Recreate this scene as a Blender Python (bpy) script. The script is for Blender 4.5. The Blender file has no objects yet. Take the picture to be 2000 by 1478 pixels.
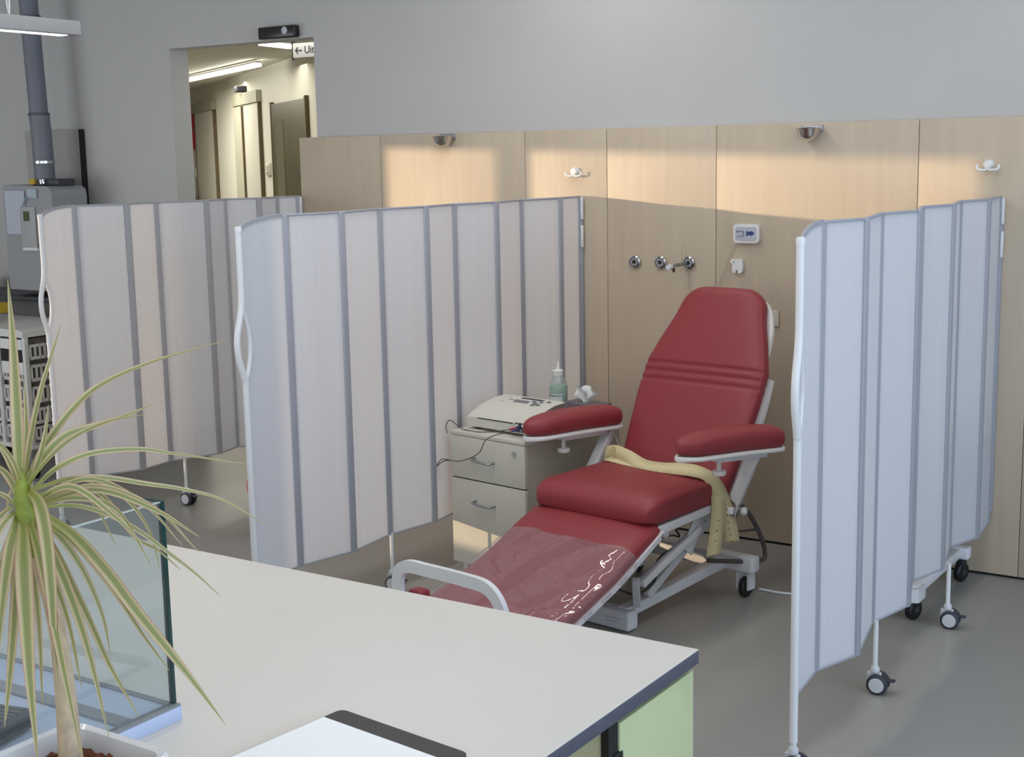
import bpy, bmesh, math, random
from mathutils import Vector, Matrix, Quaternion
random.seed(7)
S = bpy.context.scene
COL = S.collection
PI = math.pi
R = math.radians

# ------------------------------------------------------------------ camera
F_PX = 2693.2
yaw, pitch, roll = -.58403, .16137, -.019286
CAM_H = 1.87
fw = Vector((math.sin(yaw)*math.cos(pitch), math.cos(yaw)*math.cos(pitch), -math.sin(pitch)))
rt = Vector((math.cos(yaw), -math.sin(yaw), 0))
up = rt.cross(fw)
r2 = rt*math.cos(roll) + up*math.sin(roll)
u2 = -rt*math.sin(roll) + up*math.cos(roll)
cd = bpy.data.cameras.new('camera')
cd.sensor_fit = 'HORIZONTAL'; cd.sensor_width = 36.0
cd.lens = F_PX/2000*36.0
cd.clip_start = 0.05; cd.clip_end = 100
cam = bpy.data.objects.new('camera', cd); COL.objects.link(cam)
m = Matrix((r2, u2, -fw)).transposed().to_4x4(); m.translation = Vector((0, 0, CAM_H))
cam.matrix_world = m
S.camera = cam

# ------------------------------------------------------------------ world, sun, window light, exposure
w = bpy.data.worlds.new('sky'); S.world = w; w.use_nodes = True
bgn = w.node_tree.nodes['Background']
bgn.inputs[0].default_value = (.62, .74, 1.0, 1); bgn.inputs[1].default_value = .35
S.view_settings.view_transform = 'Standard'; S.view_settings.look = 'None'
S.view_settings.gamma = 1.0; S.view_settings.use_curve_mapping = False
S.view_settings.exposure = 0.35

def aim(o, d): o.rotation_mode = 'QUATERNION'; o.rotation_quaternion = Vector(d).to_track_quat('-Z', 'Y')
sd = bpy.data.lights.new('sun', 'SUN'); sd.energy = SUN_E = 1.9; sd.color = (1.0, .74, .47); sd.angle = R(.55)
sun = bpy.data.objects.new('sun', sd); COL.objects.link(sun); sun.location = (-15, -9, 4); aim(sun, (1, 1, -.084))
def area(name, loc, d, sx, sy, e, col):
    l = bpy.data.lights.new(name, 'AREA'); l.shape = 'RECTANGLE'; l.size = sx; l.size_y = sy; l.energy = e; l.color = col
    o = bpy.data.objects.new(name, l); COL.objects.link(o); o.location = loc; aim(o, d); return o
area('window_light_front', (-1.5, -3.35, 1.9), (0, 1, -.05), 8.0, 2.2, 78, (.96, .98, 1.0))
area('window_light_right', (3.35, 1.5, 1.75), (-1, 0, -.02), 7.0, 2.3, 160, (.60, .77, 1.0))
area('window_light_left', (-8.35, .85, 1.5), (.55, .835, 0), 3.0, 2.0, 66, (.93, .96, 1.0))
area('added_top_light', (-3.35, 3.4, 3.3), (0, 0, -1), .16, 4.6, 33, (1, .98, .95))  # added unseen strip, gives the leg cover its highlight and lifts the floor
area('added_top_light', (-1.1, 3.2, 3.3), (0, 0, -1), .16, 4.6, 22, (1, .98, .95))  # second added strip, brightens floor and counter from above
area('corridor_light', (-8.2, 7.9, 2.60), (0, 0, -1), 1.6, 1.2, 17, (1.0, .95, .84))
area('corridor_light', (-10.6, 9.2, 2.60), (0, 0, -1), 2.2, 1.4, 60, (1.0, .95, .84))  # added fill that evens out the darker left end of the corridor
area('corridor_light', (-6.2, 6.9, 2.60), (0, 0, -1), .8, .8, 5, (1.0, .95, .85))

# ------------------------------------------------------------------ materials
def s2l(c):
    return tuple((v/12.92 if v <= .04045 else ((v+.055)/1.055)**2.4) for v in c)
def hexc(h):
    h = h.lstrip('#'); return s2l(tuple(int(h[i:i+2], 16)/255 for i in (0, 2, 4)))
def mat(name, col, rough=.5, metal=0.0, noise=0.0, nscale=20, bump=0.0, bscale=200, coat=0.0, stretch=None, emit=0, spec=.5):
    M = bpy.data.materials.new(name); M.use_nodes = True
    nt = M.node_tree; N = nt.nodes; b = N['Principled BSDF']
    c = hexc(col) if isinstance(col, str) else col
    b.inputs['Base Color'].default_value = (*c, 1)
    b.inputs['Roughness'].default_value = rough; b.inputs['Metallic'].default_value = metal
    b.inputs['Coat Weight'].default_value = coat; b.inputs['Specular IOR Level'].default_value = spec
    tc = N.new('ShaderNodeTexCoord'); mp = N.new('ShaderNodeMapping')
    nt.links.new(tc.outputs['Object'], mp.inputs[0])
    if stretch: mp.inputs['Scale'].default_value = stretch
    if noise > 0:
        n = N.new('ShaderNodeTexNoise'); n.inputs['Scale'].default_value = nscale; n.inputs['Detail'].default_value = 4
        nt.links.new(mp.outputs[0], n.inputs[0])
        r = N.new('ShaderNodeValToRGB')
        r.color_ramp.elements[0].position = .3; r.color_ramp.elements[1].position = .7
        r.color_ramp.elements[0].color = (*[v*(1-noise) for v in c], 1)
        r.color_ramp.elements[1].color = (*[min(1, v*(1+noise)) for v in c], 1)
        nt.links.new(n.outputs[0], r.inputs[0]); nt.links.new(r.outputs[0], b.inputs['Base Color'])
    if bump > 0:
        n2 = N.new('ShaderNodeTexNoise'); n2.inputs['Scale'].default_value = bscale; n2.inputs['Detail'].default_value = 3
        nt.links.new(mp.outputs[0], n2.inputs[0])
        bp = N.new('ShaderNodeBump'); bp.inputs['Strength'].default_value = bump; bp.inputs['Distance'].default_value = .002
        nt.links.new(n2.outputs[0], bp.inputs['Height']); nt.links.new(bp.outputs[0], b.inputs['Normal'])
    if emit:
        b.inputs['Emission Color'].default_value = (*c, 1); b.inputs['Emission Strength'].default_value = emit
    return M
WALL = mat('wall_paint', '#b9b8b6', .75, bump=.12, bscale=300, noise=.015, nscale=3)
CEIL = mat('ceiling_paint', '#dcdcda', .8, bump=.1)
FLOOR = mat('floor_linoleum', '#94928d', .34, noise=.06, nscale=160, bump=.05, bscale=60)
WOOD = mat('wood_panel', '#bdad98', .45, noise=.045, nscale=5, stretch=(5, 1, .35), bump=.06, bscale=120)
CWALL = mat('corridor_wall', '#cbc8ba', .8, bump=.1)
CDOOR = mat('corridor_door', '#bfbcae', .5, noise=.01)
CFRAME = mat('corridor_frame', '#9a9782', .5, noise=.03)
DARKDOOR = mat('dark_door', '#4d4932', .35, noise=.15, nscale=6)
DARK = mat('dark_gap', '#15130f', .7, noise=.05)
RED = mat('red_vinyl', '#8d343a', .46, noise=.03, nscale=60, bump=.16, bscale=420, spec=.42)
REDSIGN = mat('red_sign', '#a8201c', .4, noise=.03)
WMET = mat('white_enamel', '#dfe0e2', .35, noise=.012, nscale=8, coat=.2)
WPLA = mat('white_plastic', '#e0e0de', .4, noise=.01)
CHROME = mat('chrome', '#c4c6c8', .18, metal=1, noise=.05, nscale=20)
STEEL = mat('brushed_steel', '#a9adb2', .35, metal=1, noise=.05)
BLACK = mat('black_rubber', '#141416', .55, noise=.1)
DGREY = mat('dark_grey_plastic', '#3a3b3f', .45, noise=.08)
TYRE = mat('caster_tyre', '#34353f', .5, noise=.1)
HUB = mat('caster_hub', '#c7c9cc', .4, noise=.02)
RAIL = mat('screen_rail', '#a1a3ab', .45, noise=.02)
PEDW = mat('pedestal_laminate', '#c9c6ba', .45, noise=.012, nscale=8)
PED_SHADED = mat('pedestal_side_shaded', '#b0a999', .5, noise=.02, nscale=8)  # darker beige: the shade on the pedestal side is put into the colour
EKG = mat('recorder_plastic', '#cdcbc0', .45, noise=.01)
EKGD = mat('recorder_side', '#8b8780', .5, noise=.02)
BELT = mat('cream_webbing', '#d3c69b', .7, noise=.04, nscale=40, bump=.3, bscale=500)
CTOP = mat('counter_laminate', '#d2cec7', .42, noise=.012, nscale=6, bump=.04, bscale=300)
CEDGE = mat('counter_edge', '#4e505c', .5, noise=.10, nscale=60)
GREEN = mat('green_panel', '#bcc396', .45, noise=.015, nscale=8)
OLIVE = mat('beige_panel', '#9d9571', .5, noise=.02)
PAPER = mat('paper', '#f4f5f8', .7, noise=.004, nscale=5)
SLATE = mat('slate_board', '#272528', .5, noise=.12, nscale=12)
BOILER = mat('boiler_grey', '#96979a', .5, noise=.02)
PIPE = mat('flue_pipe', '#6e727c', .5, noise=.08, nscale=14)
PANELG = mat('backing_grey', '#a3a29c', .6, noise=.02)
YEL = mat('yellow_plastic', '#c2a52a', .5, noise=.05)
RACK = mat('rack_white', '#d3d3d0', .5, noise=.02)
RACKIN = mat('rack_inside', '#6f6e66', .8, noise=.3, nscale=30)
CERAM = mat('white_glaze', '#d5d6d8', .22, noise=.05, nscale=9, coat=.4)
SOIL = mat('bark_soil', '#6b3a1f', .9, noise=.5, nscale=90, bump=.8, bscale=120)
STALK = mat('stalk', '#b7a489', .8, noise=.18, nscale=60, stretch=(1, 1, .5), bump=.6, bscale=150)
BASEBLUE = mat('base_board', '#b7c2dd', .5, noise=.015)
GREYSTRIP = mat('grey_channel', '#84868c', .5, noise=.04)
LAMPW = mat('lamp_housing', '#98989a', .5, noise=.01)
TUBE = mat('light_tube', (1, .98, .93), .4, emit=7)
LCDG = mat('lcd_green', '#4d5a32', .3, noise=.2, nscale=200)
BLUEI = mat('blue_print', '#2b3a78', .5, noise=.05)
INK = mat('black_ink', '#16181c', .6, noise=.02)
TISSUE = mat('tissue', '#e2e4e4', .85, noise=.02, bump=.3, bscale=80)
GREENBOX = mat('green_carton', '#5f8d74', .55, noise=.05)
CABLE = mat('cable_grey', '#46443f', .5, noise=.05)
REDP = mat('red_plug', '#b02030', .4, noise=.02)
BLUEP = mat('blue_plug', '#2a3270', .4, noise=.02)
BEIGEC = mat('beige_cord', '#c3bba8', .6, noise=.02)
FRAMEG = mat('window_frame_white', '#d8d8d8', .5, noise=.01)

def node_mat(name, build):
    M = bpy.data.materials.new(name); M.use_nodes = True
    nt = M.node_tree
    for n in list(nt.nodes): nt.nodes.remove(n)
    out = nt.nodes.new('ShaderNodeOutputMaterial'); sh = build(nt); nt.links.new(sh.outputs[0], out.inputs[0]); return M
def screen_build(nt):
    N = nt.nodes; L = nt.links
    tc = N.new('ShaderNodeTexCoord'); mp = N.new('ShaderNodeMapping'); mp.inputs['Scale'].default_value = (60, 60, .25)
    L.new(tc.outputs['Object'], mp.inputs[0])
    n = N.new('ShaderNodeTexNoise'); n.inputs['Scale'].default_value = 1.0; L.new(mp.outputs[0], n.inputs[0])
    r = N.new('ShaderNodeValToRGB'); r.color_ramp.elements[0].color = (.80, .81, .84, 1); r.color_ramp.elements[1].color = (.87, .88, .91, 1)
    L.new(n.outputs[0], r.inputs[0])
    d = N.new('ShaderNodeBsdfDiffuse'); t = N.new('ShaderNodeBsdfTranslucent'); g = N.new('ShaderNodeBsdfGlossy'); g.inputs['Roughness'].default_value = .35
    L.new(r.outputs[0], d.inputs[0]); L.new(r.outputs[0], t.inputs[0])
    m1 = N.new('ShaderNodeMixShader'); m1.inputs[0].default_value = .5; L.new(d.outputs[0], m1.inputs[1]); L.new(t.outputs[0], m1.inputs[2])
    m2 = N.new('ShaderNodeMixShader'); m2.inputs[0].default_value = .04; L.new(m1.outputs[0], m2.inputs[1]); L.new(g.outputs[0], m2.inputs[2])
    return m2
SCR = node_mat('translucent_screen', screen_build)
def film(name, tint, haze, hcol, rough, refl=.04, bump=0):
    def b(nt):
        N = nt.nodes; L = nt.links
        t = N.new('ShaderNodeBsdfTransparent'); t.inputs[0].default_value = (*tint, 1)
        d = N.new('ShaderNodeBsdfDiffuse'); d.inputs[0].default_value = (*hcol, 1)
        g = N.new('ShaderNodeBsdfGlossy'); g.inputs['Roughness'].default_value = rough
        m1 = N.new('ShaderNodeMixShader'); m1.inputs[0].default_value = haze; L.new(t.outputs[0], m1.inputs[1]); L.new(d.outputs[0], m1.inputs[2])
        lw = N.new('ShaderNodeLayerWeight'); lw.inputs[0].default_value = .5
        pw = N.new('ShaderNodeMath'); pw.operation = 'POWER'; pw.inputs[1].default_value = 4.0; L.new(lw.outputs['Facing'], pw.inputs[0])
        f = N.new('ShaderNodeMath'); f.operation = 'MULTIPLY_ADD'; f.inputs[1].default_value = .55; f.inputs[2].default_value = refl; L.new(pw.outputs[0], f.inputs[0])
        m2 = N.new('ShaderNodeMixShader'); L.new(f.outputs[0], m2.inputs[0]); L.new(m1.outputs[0], m2.inputs[1]); L.new(g.outputs[0], m2.inputs[2])
        if bump:
            tc = N.new('ShaderNodeTexCoord'); n = N.new('ShaderNodeTexNoise'); n.inputs['Scale'].default_value = 9; n.inputs['Distortion'].default_value = 1.5
            L.new(tc.outputs['Object'], n.inputs[0]); bp = N.new('ShaderNodeBump'); bp.inputs['Strength'].default_value = bump; bp.inputs['Distance'].default_value = .01
            L.new(n.outputs[0], bp.inputs['Height']); L.new(bp.outputs[0], g.inputs['Normal'])
        return m2
    return node_mat(name, b)
FILM = film('clear_plastic_film', (.97, .95, .96), .10, (.75, .66, .70), .045, refl=.09, bump=.18)
GLASS = film('clear_glass', (.90, .93, .93), .05, (.55, .60, .62), .02, refl=.05)
GEDGE = mat('glass_edge', '#173a36', .12, noise=.25, nscale=30)
BOTTLE = film('clear_bottle', (.90, .93, .93), .22, (.75, .8, .8), .12)
GEL = mat('green_gel', '#8fb8a2', .35, noise=.03)

def leaf_build(nt):
    N = nt.nodes; L = nt.links
    uv = N.new('ShaderNodeUVMap'); sp = N.new('ShaderNodeSeparateXYZ'); L.new(uv.outputs[0], sp.inputs[0])
    r = N.new('ShaderNodeValToRGB'); e = r.color_ramp.elements
    cols = [(0, '#b98a76'), (.10, '#cfbb9c'), (.22, '#c9c08f'), (.34, '#949a66'), (.66, '#8c925c'), (.80, '#c0bb88'), (.90, '#cfbb9c'), (1, '#b5806f')]
    e[0].position = 0; e[0].color = (*hexc(cols[0][1]), 1); e[1].position = 1; e[1].color = (*hexc(cols[-1][1]), 1)
    for p, c in cols[1:-1]:
        q = e.new(p); q.color = (*hexc(c), 1)
    n = N.new('ShaderNodeTexNoise'); n.inputs['Scale'].default_value = 6
    mp = N.new('ShaderNodeMapping'); mp.inputs['Scale'].default_value = (30, 1.5, 1); L.new(uv.outputs[0], mp.inputs[0]); L.new(mp.outputs[0], n.inputs[0])
    ma = N.new('ShaderNodeMath'); ma.operation = 'MULTIPLY_ADD'; ma.inputs[1].default_value = .22; L.new(n.outputs[0], ma.inputs[0])
    ad = N.new('ShaderNodeMath'); ad.operation = 'ADD'; ad.inputs[1].default_value = -.11; L.new(sp.outputs[0], ad.inputs[0]); L.new(ad.outputs[0], ma.inputs[2])
    L.new(ma.outputs[0], r.inputs[0])
    # greener towards the crown
    gr = N.new('ShaderNodeMixRGB'); gr.blend_type = 'MIX'; gr.inputs[2].default_value = (*hexc('#8c9632'), 1)
    mr = N.new('ShaderNodeMapRange'); mr.inputs[1].default_value = .0; mr.inputs[2].default_value = .3; mr.inputs[3].default_value = .75; mr.inputs[4].default_value = 0
    L.new(sp.outputs[1], mr.inputs[0]); L.new(mr.outputs[0], gr.inputs[0]); L.new(r.outputs[0], gr.inputs[1])
    b = N.new('ShaderNodeBsdfPrincipled'); b.inputs['Roughness'].default_value = .45; L.new(gr.outputs[0], b.inputs['Base Color'])
    t = N.new('ShaderNodeBsdfTranslucent'); L.new(gr.outputs[0], t.inputs[0])
    m = N.new('ShaderNodeMixShader'); m.inputs[0].default_value = .25; L.new(b.outputs[0], m.inputs[1]); L.new(t.outputs[0], m.inputs[2])
    return m
CROWN = mat('crown_green', '#7f8a2e', .55, noise=.2, nscale=60)
LEAF = node_mat('striped_leaf', leaf_build)

# ------------------------------------------------------------------ helpers
def link(name, me, mt, parent=None, smooth=False):
    if mt is not None: me.materials.append(mt)
    if smooth:
        for p in me.polygons: p.use_smooth = True
    o = bpy.data.objects.new(name, me); COL.objects.link(o)
    if parent is not None: o.parent = parent
    return o
def from_bm(name, bm, mt, parent=None, smooth=False):
    bmesh.ops.recalc_face_normals(bm, faces=bm.faces)
    me = bpy.data.meshes.new(name); bm.to_mesh(me); bm.free()
    return link(name, me, mt, parent, smooth)
def autosmooth(o, deg=35):
    me = o.data
    for p in me.polygons: p.use_smooth = True
    bm = bmesh.new(); bm.from_mesh(me)
    for e in bm.edges:
        if len(e.link_faces) == 2 and e.calc_face_angle(0) > R(deg): e.smooth = False
    bm.to_mesh(me); bm.free(); return o
def tag(o, label, cat, group=None, kind=None):
    o['label'] = label; o['category'] = cat
    if group: o['group'] = group
    if kind: o['kind'] = kind
    return o
def empty(name, loc=(0, 0, 0), rz=0, label=None, cat=None, group=None):
    o = bpy.data.objects.new(name, None); COL.objects.link(o); o.location = loc; o.rotation_euler = (0, 0, rz)
    o.empty_display_size = .1
    if label: tag(o, label, cat, group)
    return o
def bmbox(bm, lo, hi, M=None, bev=0):
    vs = [bm.verts.new((x, y, z)) for x in (lo[0], hi[0]) for y in (lo[1], hi[1]) for z in (lo[2], hi[2])]
    fs = [(0, 1, 3, 2), (4, 6, 7, 5), (0, 4, 5, 1), (2, 3, 7, 6), (0, 2, 6, 4), (1, 5, 7, 3)]
    F = [bm.faces.new([vs[i] for i in f]) for f in fs]
    if bev > 0:
        es = list({e for f in F for e in f.edges})
        r = bmesh.ops.bevel(bm, geom=es, offset=bev, segments=3, profile=.5, affect='EDGES')
        vs = [v for v in r['verts']] + [v for v in vs if v.is_valid]
        vs = list({v for v in vs if v.is_valid} | {v for f in r['faces'] for v in f.verts})
    if M is not None: bmesh.ops.transform(bm, matrix=M, verts=[v for v in vs if v.is_valid])
def box(name, lo, hi, mt, parent=None, bev=0, M=None):
    bm = bmesh.new(); lo2 = [min(a, b) for a, b in zip(lo, hi)]; hi2 = [max(a, b) for a, b in zip(lo, hi)]
    bmbox(bm, lo2, hi2, None, bev)
    if M is not None: bmesh.ops.transform(bm, matrix=M, verts=bm.verts)
    o = from_bm(name, bm, mt, parent)
    if bev > 0: autosmooth(o, 40)
    return o
def bar(bm, a, b, w, h, upv=(0, 0, 1)):
    a = Vector(a); b = Vector(b); d = (b-a); L = d.length; d.normalize(); s = d.cross(Vector(upv)).normalized(); u = s.cross(d)
    M = Matrix((s, d, u)).transposed().to_4x4(); M.translation = a
    bmbox(bm, (-w/2, 0, -h/2), (w/2, L, h/2), M, 0)
def barobj(name, a, b, w, h, mt, parent=None, bev=.003, upv=(0, 0, 1)):
    a = Vector(a); b = Vector(b); d = (b-a); L = d.length; d.normalize(); s = d.cross(Vector(upv)).normalized(); u = s.cross(d)
    M = Matrix((s, d, u)).transposed().to_4x4(); M.translation = a
    return box(name, (-w/2, 0, -h/2), (w/2, L, h/2), mt, parent, bev, M)
def catmull(pts, n=8, closed=False):
    P = [Vector(p) for p in pts]; out = []
    N = len(P); rng = N if closed else N-1
    for i in range(rng):
        p0 = P[(i-1) % N] if closed or i > 0 else P[0]*2-P[1]
        p1 = P[i]; p2 = P[(i+1) % N]
        p3 = P[(i+2) % N] if closed or i+2 < N else P[-1]*2-P[-2]
        for k in range(n):
            t = k/n
            out.append(.5*((2*p1)+(-p0+p2)*t+(2*p0-5*p1+4*p2-p3)*t*t+(-p0+3*p1-3*p2+p3)*t**3))
    if not closed: out.append(P[-1])
    return out
def sweep(bm, path, sect, closed=False, ref=None, scale=None, capped=True):
    n = len(path); rings = []; prev = None
    for i, p in enumerate(path):
        a = path[(i-1) % n] if (closed or i > 0) else p
        b = path[(i+1) % n] if (closed or i < n-1) else p
        t = (Vector(b)-Vector(a)).normalized()
        if ref is not None: s = t.cross(Vector(ref)).normalized()
        elif prev is None: s = t.orthogonal().normalized()
        else: s = (prev - t*prev.dot(t)).normalized()
        prev = s; u = t.cross(s)
        k = scale[i] if scale else 1
        rings.append([bm.verts.new(Vector(p)+s*(x*k)+u*(y*k)) for x, y in sect])
    m = len(sect)
    for i in range(n if closed else n-1):
        A = rings[i]; B = rings[(i+1) % n]
        for j in range(m):
            bm.faces.new((A[j], A[(j+1) % m], B[(j+1) % m], B[j]))
    if not closed and capped:
        bm.faces.new(rings[0]); bm.faces.new(list(reversed(rings[-1])))
def circ(r, n=10): return [(r*math.cos(2*PI*i/n), r*math.sin(2*PI*i/n)) for i in range(n)]
def tube(name, pts, r, mt, parent=None, n=10, sm=6, closed=False, scale=None):
    bm = bmesh.new(); path = catmull(pts, sm, closed) if sm > 1 else [Vector(p) for p in pts]
    sweep(bm, path, circ(r, n), closed, scale=scale)
    return autosmooth(from_bm(name, bm, mt, parent), 50)
def strip(name, pts, w, h, mt, parent=None, sm=6, closed=False, ref=(0, 0, 1)):
    sec = [(-w/2, -h/2), (w/2, -h/2), (w/2, h/2), (-w/2, h/2)]
    bm = bmesh.new(); path = catmull(pts, sm, closed) if sm > 1 else [Vector(p) for p in pts]
    sweep(bm, path, sec, closed, ref=ref)
    return autosmooth(from_bm(name, bm, mt, parent), 40)
def lathe_bm(bm, prof, n=32, M=None):
    rings = []
    for r, z in prof:
        if r < 1e-6: rings.append([bm.verts.new((0, 0, z))])
        else: rings.append([bm.verts.new((r*math.cos(2*PI*i/n), r*math.sin(2*PI*i/n), z)) for i in range(n)])
    for A, B in zip(rings, rings[1:]):
        if len(A) == 1 and len(B) == 1: continue
        for j in range(n):
            k = (j+1) % n
            if len(A) == 1: bm.faces.new((A[0], B[j], B[k]))
            elif len(B) == 1: bm.faces.new((A[j], B[0], A[k]))
            else: bm.faces.new((A[j], B[j], B[k], A[k]))
    if M is not None: bmesh.ops.transform(bm, matrix=M, verts=[v for r in rings for v in r])
def lathe(name, prof, mt, parent=None, n=32, M=None, deg=35):
    bm = bmesh.new(); lathe_bm(bm, prof, n, M); return autosmooth(from_bm(name, bm, mt, parent), deg)
def axisM(loc, d):
    M = Vector(d).to_track_quat('Z', 'Y').to_matrix().to_4x4(); M.translation = Vector(loc); return M
def prism(name, poly, th, o, U, V, mt, parent=None, off=0.0):
    U = Vector(U).normalized(); V = Vector(V).normalized(); Nn = U.cross(V); o = Vector(o)
    bm = bmesh.new()
    A = [bm.verts.new(o+U*x+V*y+Nn*(off-th/2)) for x, y in poly]; B = [bm.verts.new(o+U*x+V*y+Nn*(off+th/2)) for x, y in poly]
    n = len(poly); bm.faces.new(A); bm.faces.new(list(reversed(B)))
    for i in range(n): bm.faces.new((A[i], A[(i+1) % n], B[(i+1) % n], B[i]))
    return from_bm(name, bm, mt, parent)
def rrect(w, h, r, n=5):
    out = []
    for cx, cy, a in ((w/2-r, h/2-r, 0), (-w/2+r, h/2-r, 90), (-w/2+r, -h/2+r, 180), (w/2-r, -h/2+r, 270)):
        for i in range(n+1):
            t = R(a+90*i/n); out.append((cx+r*math.cos(t), cy+r*math.sin(t)))
    return out
def loft(name, st, mt, parent=None, p=4.0, seg=40, cap=True):
    """st: list of (C, U, N, w, t): superellipse sections"""
    bm = bmesh.new(); rings = []
    for C_, U, Nn, w_, t_ in st:
        ring = []
        for i in range(seg):
            a = 2*PI*i/seg; c = math.cos(a); s = math.sin(a)
            ring.append(bm.verts.new(Vector(C_)+Vector(U)*(w_*math.copysign(abs(c)**(2/p), c))+Vector(Nn)*(t_*math.copysign(abs(s)**(2/p), s))))
        rings.append(ring)
    for A, B in zip(rings, rings[1:]):
        for j in range(seg): bm.faces.new((A[j], A[(j+1) % seg], B[(j+1) % seg], B[j]))
    if cap: bm.faces.new(rings[0]); bm.faces.new(list(reversed(rings[-1])))
    return from_bm(name, bm, mt, parent, smooth=True)
def rnd(d, L, Rr):
    if d >= L: return 0.0
    return Rr*(1-math.sqrt(max(0, 1-(1-d/L)**2)))
def lerp(a, b, t): return a+(b-a)*t
def interp(x, xs, ys):
    if x <= xs[0]: return ys[0]
    for i in range(1, len(xs)):
        if x <= xs[i]: return lerp(ys[i-1], ys[i], (x-xs[i-1])/(xs[i]-xs[i-1]))
    return ys[-1]
def text(name, body, size, loc, rot, mt, parent=None, depth=.0006, align='CENTER', M=None):
    cu = bpy.data.curves.new(name, 'FONT'); cu.body = body; cu.size = size; cu.extrude = depth; cu.align_x = align; cu.align_y = 'CENTER'
    o = bpy.data.objects.new(name, cu); COL.objects.link(o)
    dg = bpy.context.evaluated_depsgraph_get(); me = bpy.data.meshes.new_from_object(o.evaluated_get(dg))
    bpy.data.objects.remove(o); bpy.data.curves.remove(cu)
    me.materials.clear(); me.materials.append(mt)
    t = bpy.data.objects.new(name, me); COL.objects.link(t); t.location = loc; t.rotation_euler = rot
    if parent is not None: t.parent = parent
    return t
def struct(o): o['kind'] = 'structure'; return o
def copy_tree(o, parent=None):
    c = o.copy(); COL.objects.link(c); c.parent = parent
    for ch in list(o.children): copy_tree(ch, c)
    return c

# ================================================================== SETTING
YW = 6.05
struct(box('floor', (-9.7, -3.6, -.1), (3.6, 6.2, 0), FLOOR))
struct(box('floor', (-14.5, 6.2, -.1), (-4.5, 14, 0), FLOOR))
struct(box('ceiling', (-9.7, -3.6, 3.4), (3.6, 6.2, 3.5), CEIL))
struct(box('ceiling', (-14.5, 6.2, 2.68), (-4.5, 14, 2.78), CWALL))
bm = bmesh.new()
bmbox(bm, (-9.7, YW, 0), (-6.45, 6.20, 3.4)); bmbox(bm, (-5.293, YW, 0), (3.6, 6.20, 3.4)); bmbox(bm, (-6.45, YW, 2.54), (-5.293, 6.20, 3.4))
wall_back = struct(from_bm('wall_back', bm, WALL))
struct(box('wall_right', (3.45, -3.6, 0), (3.6, 6.05, 3.4), WALL))
struct(box('wall_front', (-5.7, -3.6, 0), (3.45, -3.45, 3.4), WALL))
struct(box('wall_left', (-9.65, 1.65, 0), (-9.5, 6.05, 3.4), WALL))
# unseen window wall, slanted to shape the sun patches: two full-height windows with a pillar between them
A0 = Vector((-9.5, 1.65, 0)); A1 = Vector((-5.6, 1.65-.659*3.9, 0)); dd = (A1-A0).normalized()
def slant(name, s0, s1, z0, z1, th=.12, mt=WALL, parent=None):
    a = A0+dd*s0; b = A0+dd*s1
    nn = Vector((dd.y, -dd.x, 0))
    bm = bmesh.new(); M = Matrix((dd, -nn, Vector((0, 0, 1)))).transposed().to_4x4(); M.translation = a+nn*0
    bmbox(bm, (0, -th, z0), ((b-a).length, 0, z1), M)
    return from_bm(name, bm, mt, parent)
Lw = (A1-A0).length
def sof(x): return (x+9.5)/dd.x*1.0
S1a, S1b, S2a, S2b = 0.0, sof(-8.855), sof(-8.745), sof(-7.36)
HEAD = 2.30
wf = struct(slant('wall_front', 0, Lw, HEAD, 3.4))
struct(slant('wall_front', 0, Lw, 0, .50))
struct(slant('wall_front', S1b, S2a, .50, HEAD))
struct(slant('wall_front', S2b, Lw, .50, HEAD))
struct(box('wall_front', (-5.75, -3.6, 0), (-5.6, -.95, 3.4), WALL))
struct(box('wall_left', (-9.65, 1.3, 0), (-9.5, 1.66, 3.4), WALL))

# wood panels on the back wall
seams = [-5.409, -4.818, -3.875, -3.394, -2.804, -1.848, -1.364, -.774, .18, .66, 1.25]
for i in range(len(seams)-1):
    box('wood_panel', (seams[i]+.0015, YW-.028, .012), (seams[i+1]-.0015, YW, 1.984), WOOD, wall_back, bev=.0012)
box('panel_joint', (-5.40, YW-.018, .0), (1.24, YW-.001, 1.975), DARK, wall_back)

# corridor beyond the opening
Q = Vector((-8.57, 9.2, 0)); dq = Vector((-.815, .579, 0)).normalized(); nq = Vector((dq.y, -dq.x, 0))*-1   # towards the corridor
if nq.y > 0: nq = -nq
def cbox(name, s0, s1, z0, z1, d0, d1, mt, parent=None, bev=0):
    M = Matrix((-dq, -nq, Vector((0, 0, 1)))).transposed().to_4x4(); M.translation = Q
    return box(name, (-s1, -d1, z0), (-s0, -d0, z1), mt, parent, bev, M)
wall_cor = struct(cbox('wall_corridor', -4.2, 6.5, 0, 2.68, -.12, 0, CWALL))
struct(box('wall_corridor', (-5.28, 6.2, 0), (-5.15, 7.5, 2.68), CWALL))
struct(box('wall_corridor', (-14.5, 6.2, 0), (-6.9, 6.32, 2.68), CWALL))
struct(box('wall_corridor', (-14.65, 6.2, 0), (-14.5, 14, 2.68), CWALL))  # unseen end wall, added to keep the sun off the corridor doors
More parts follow.
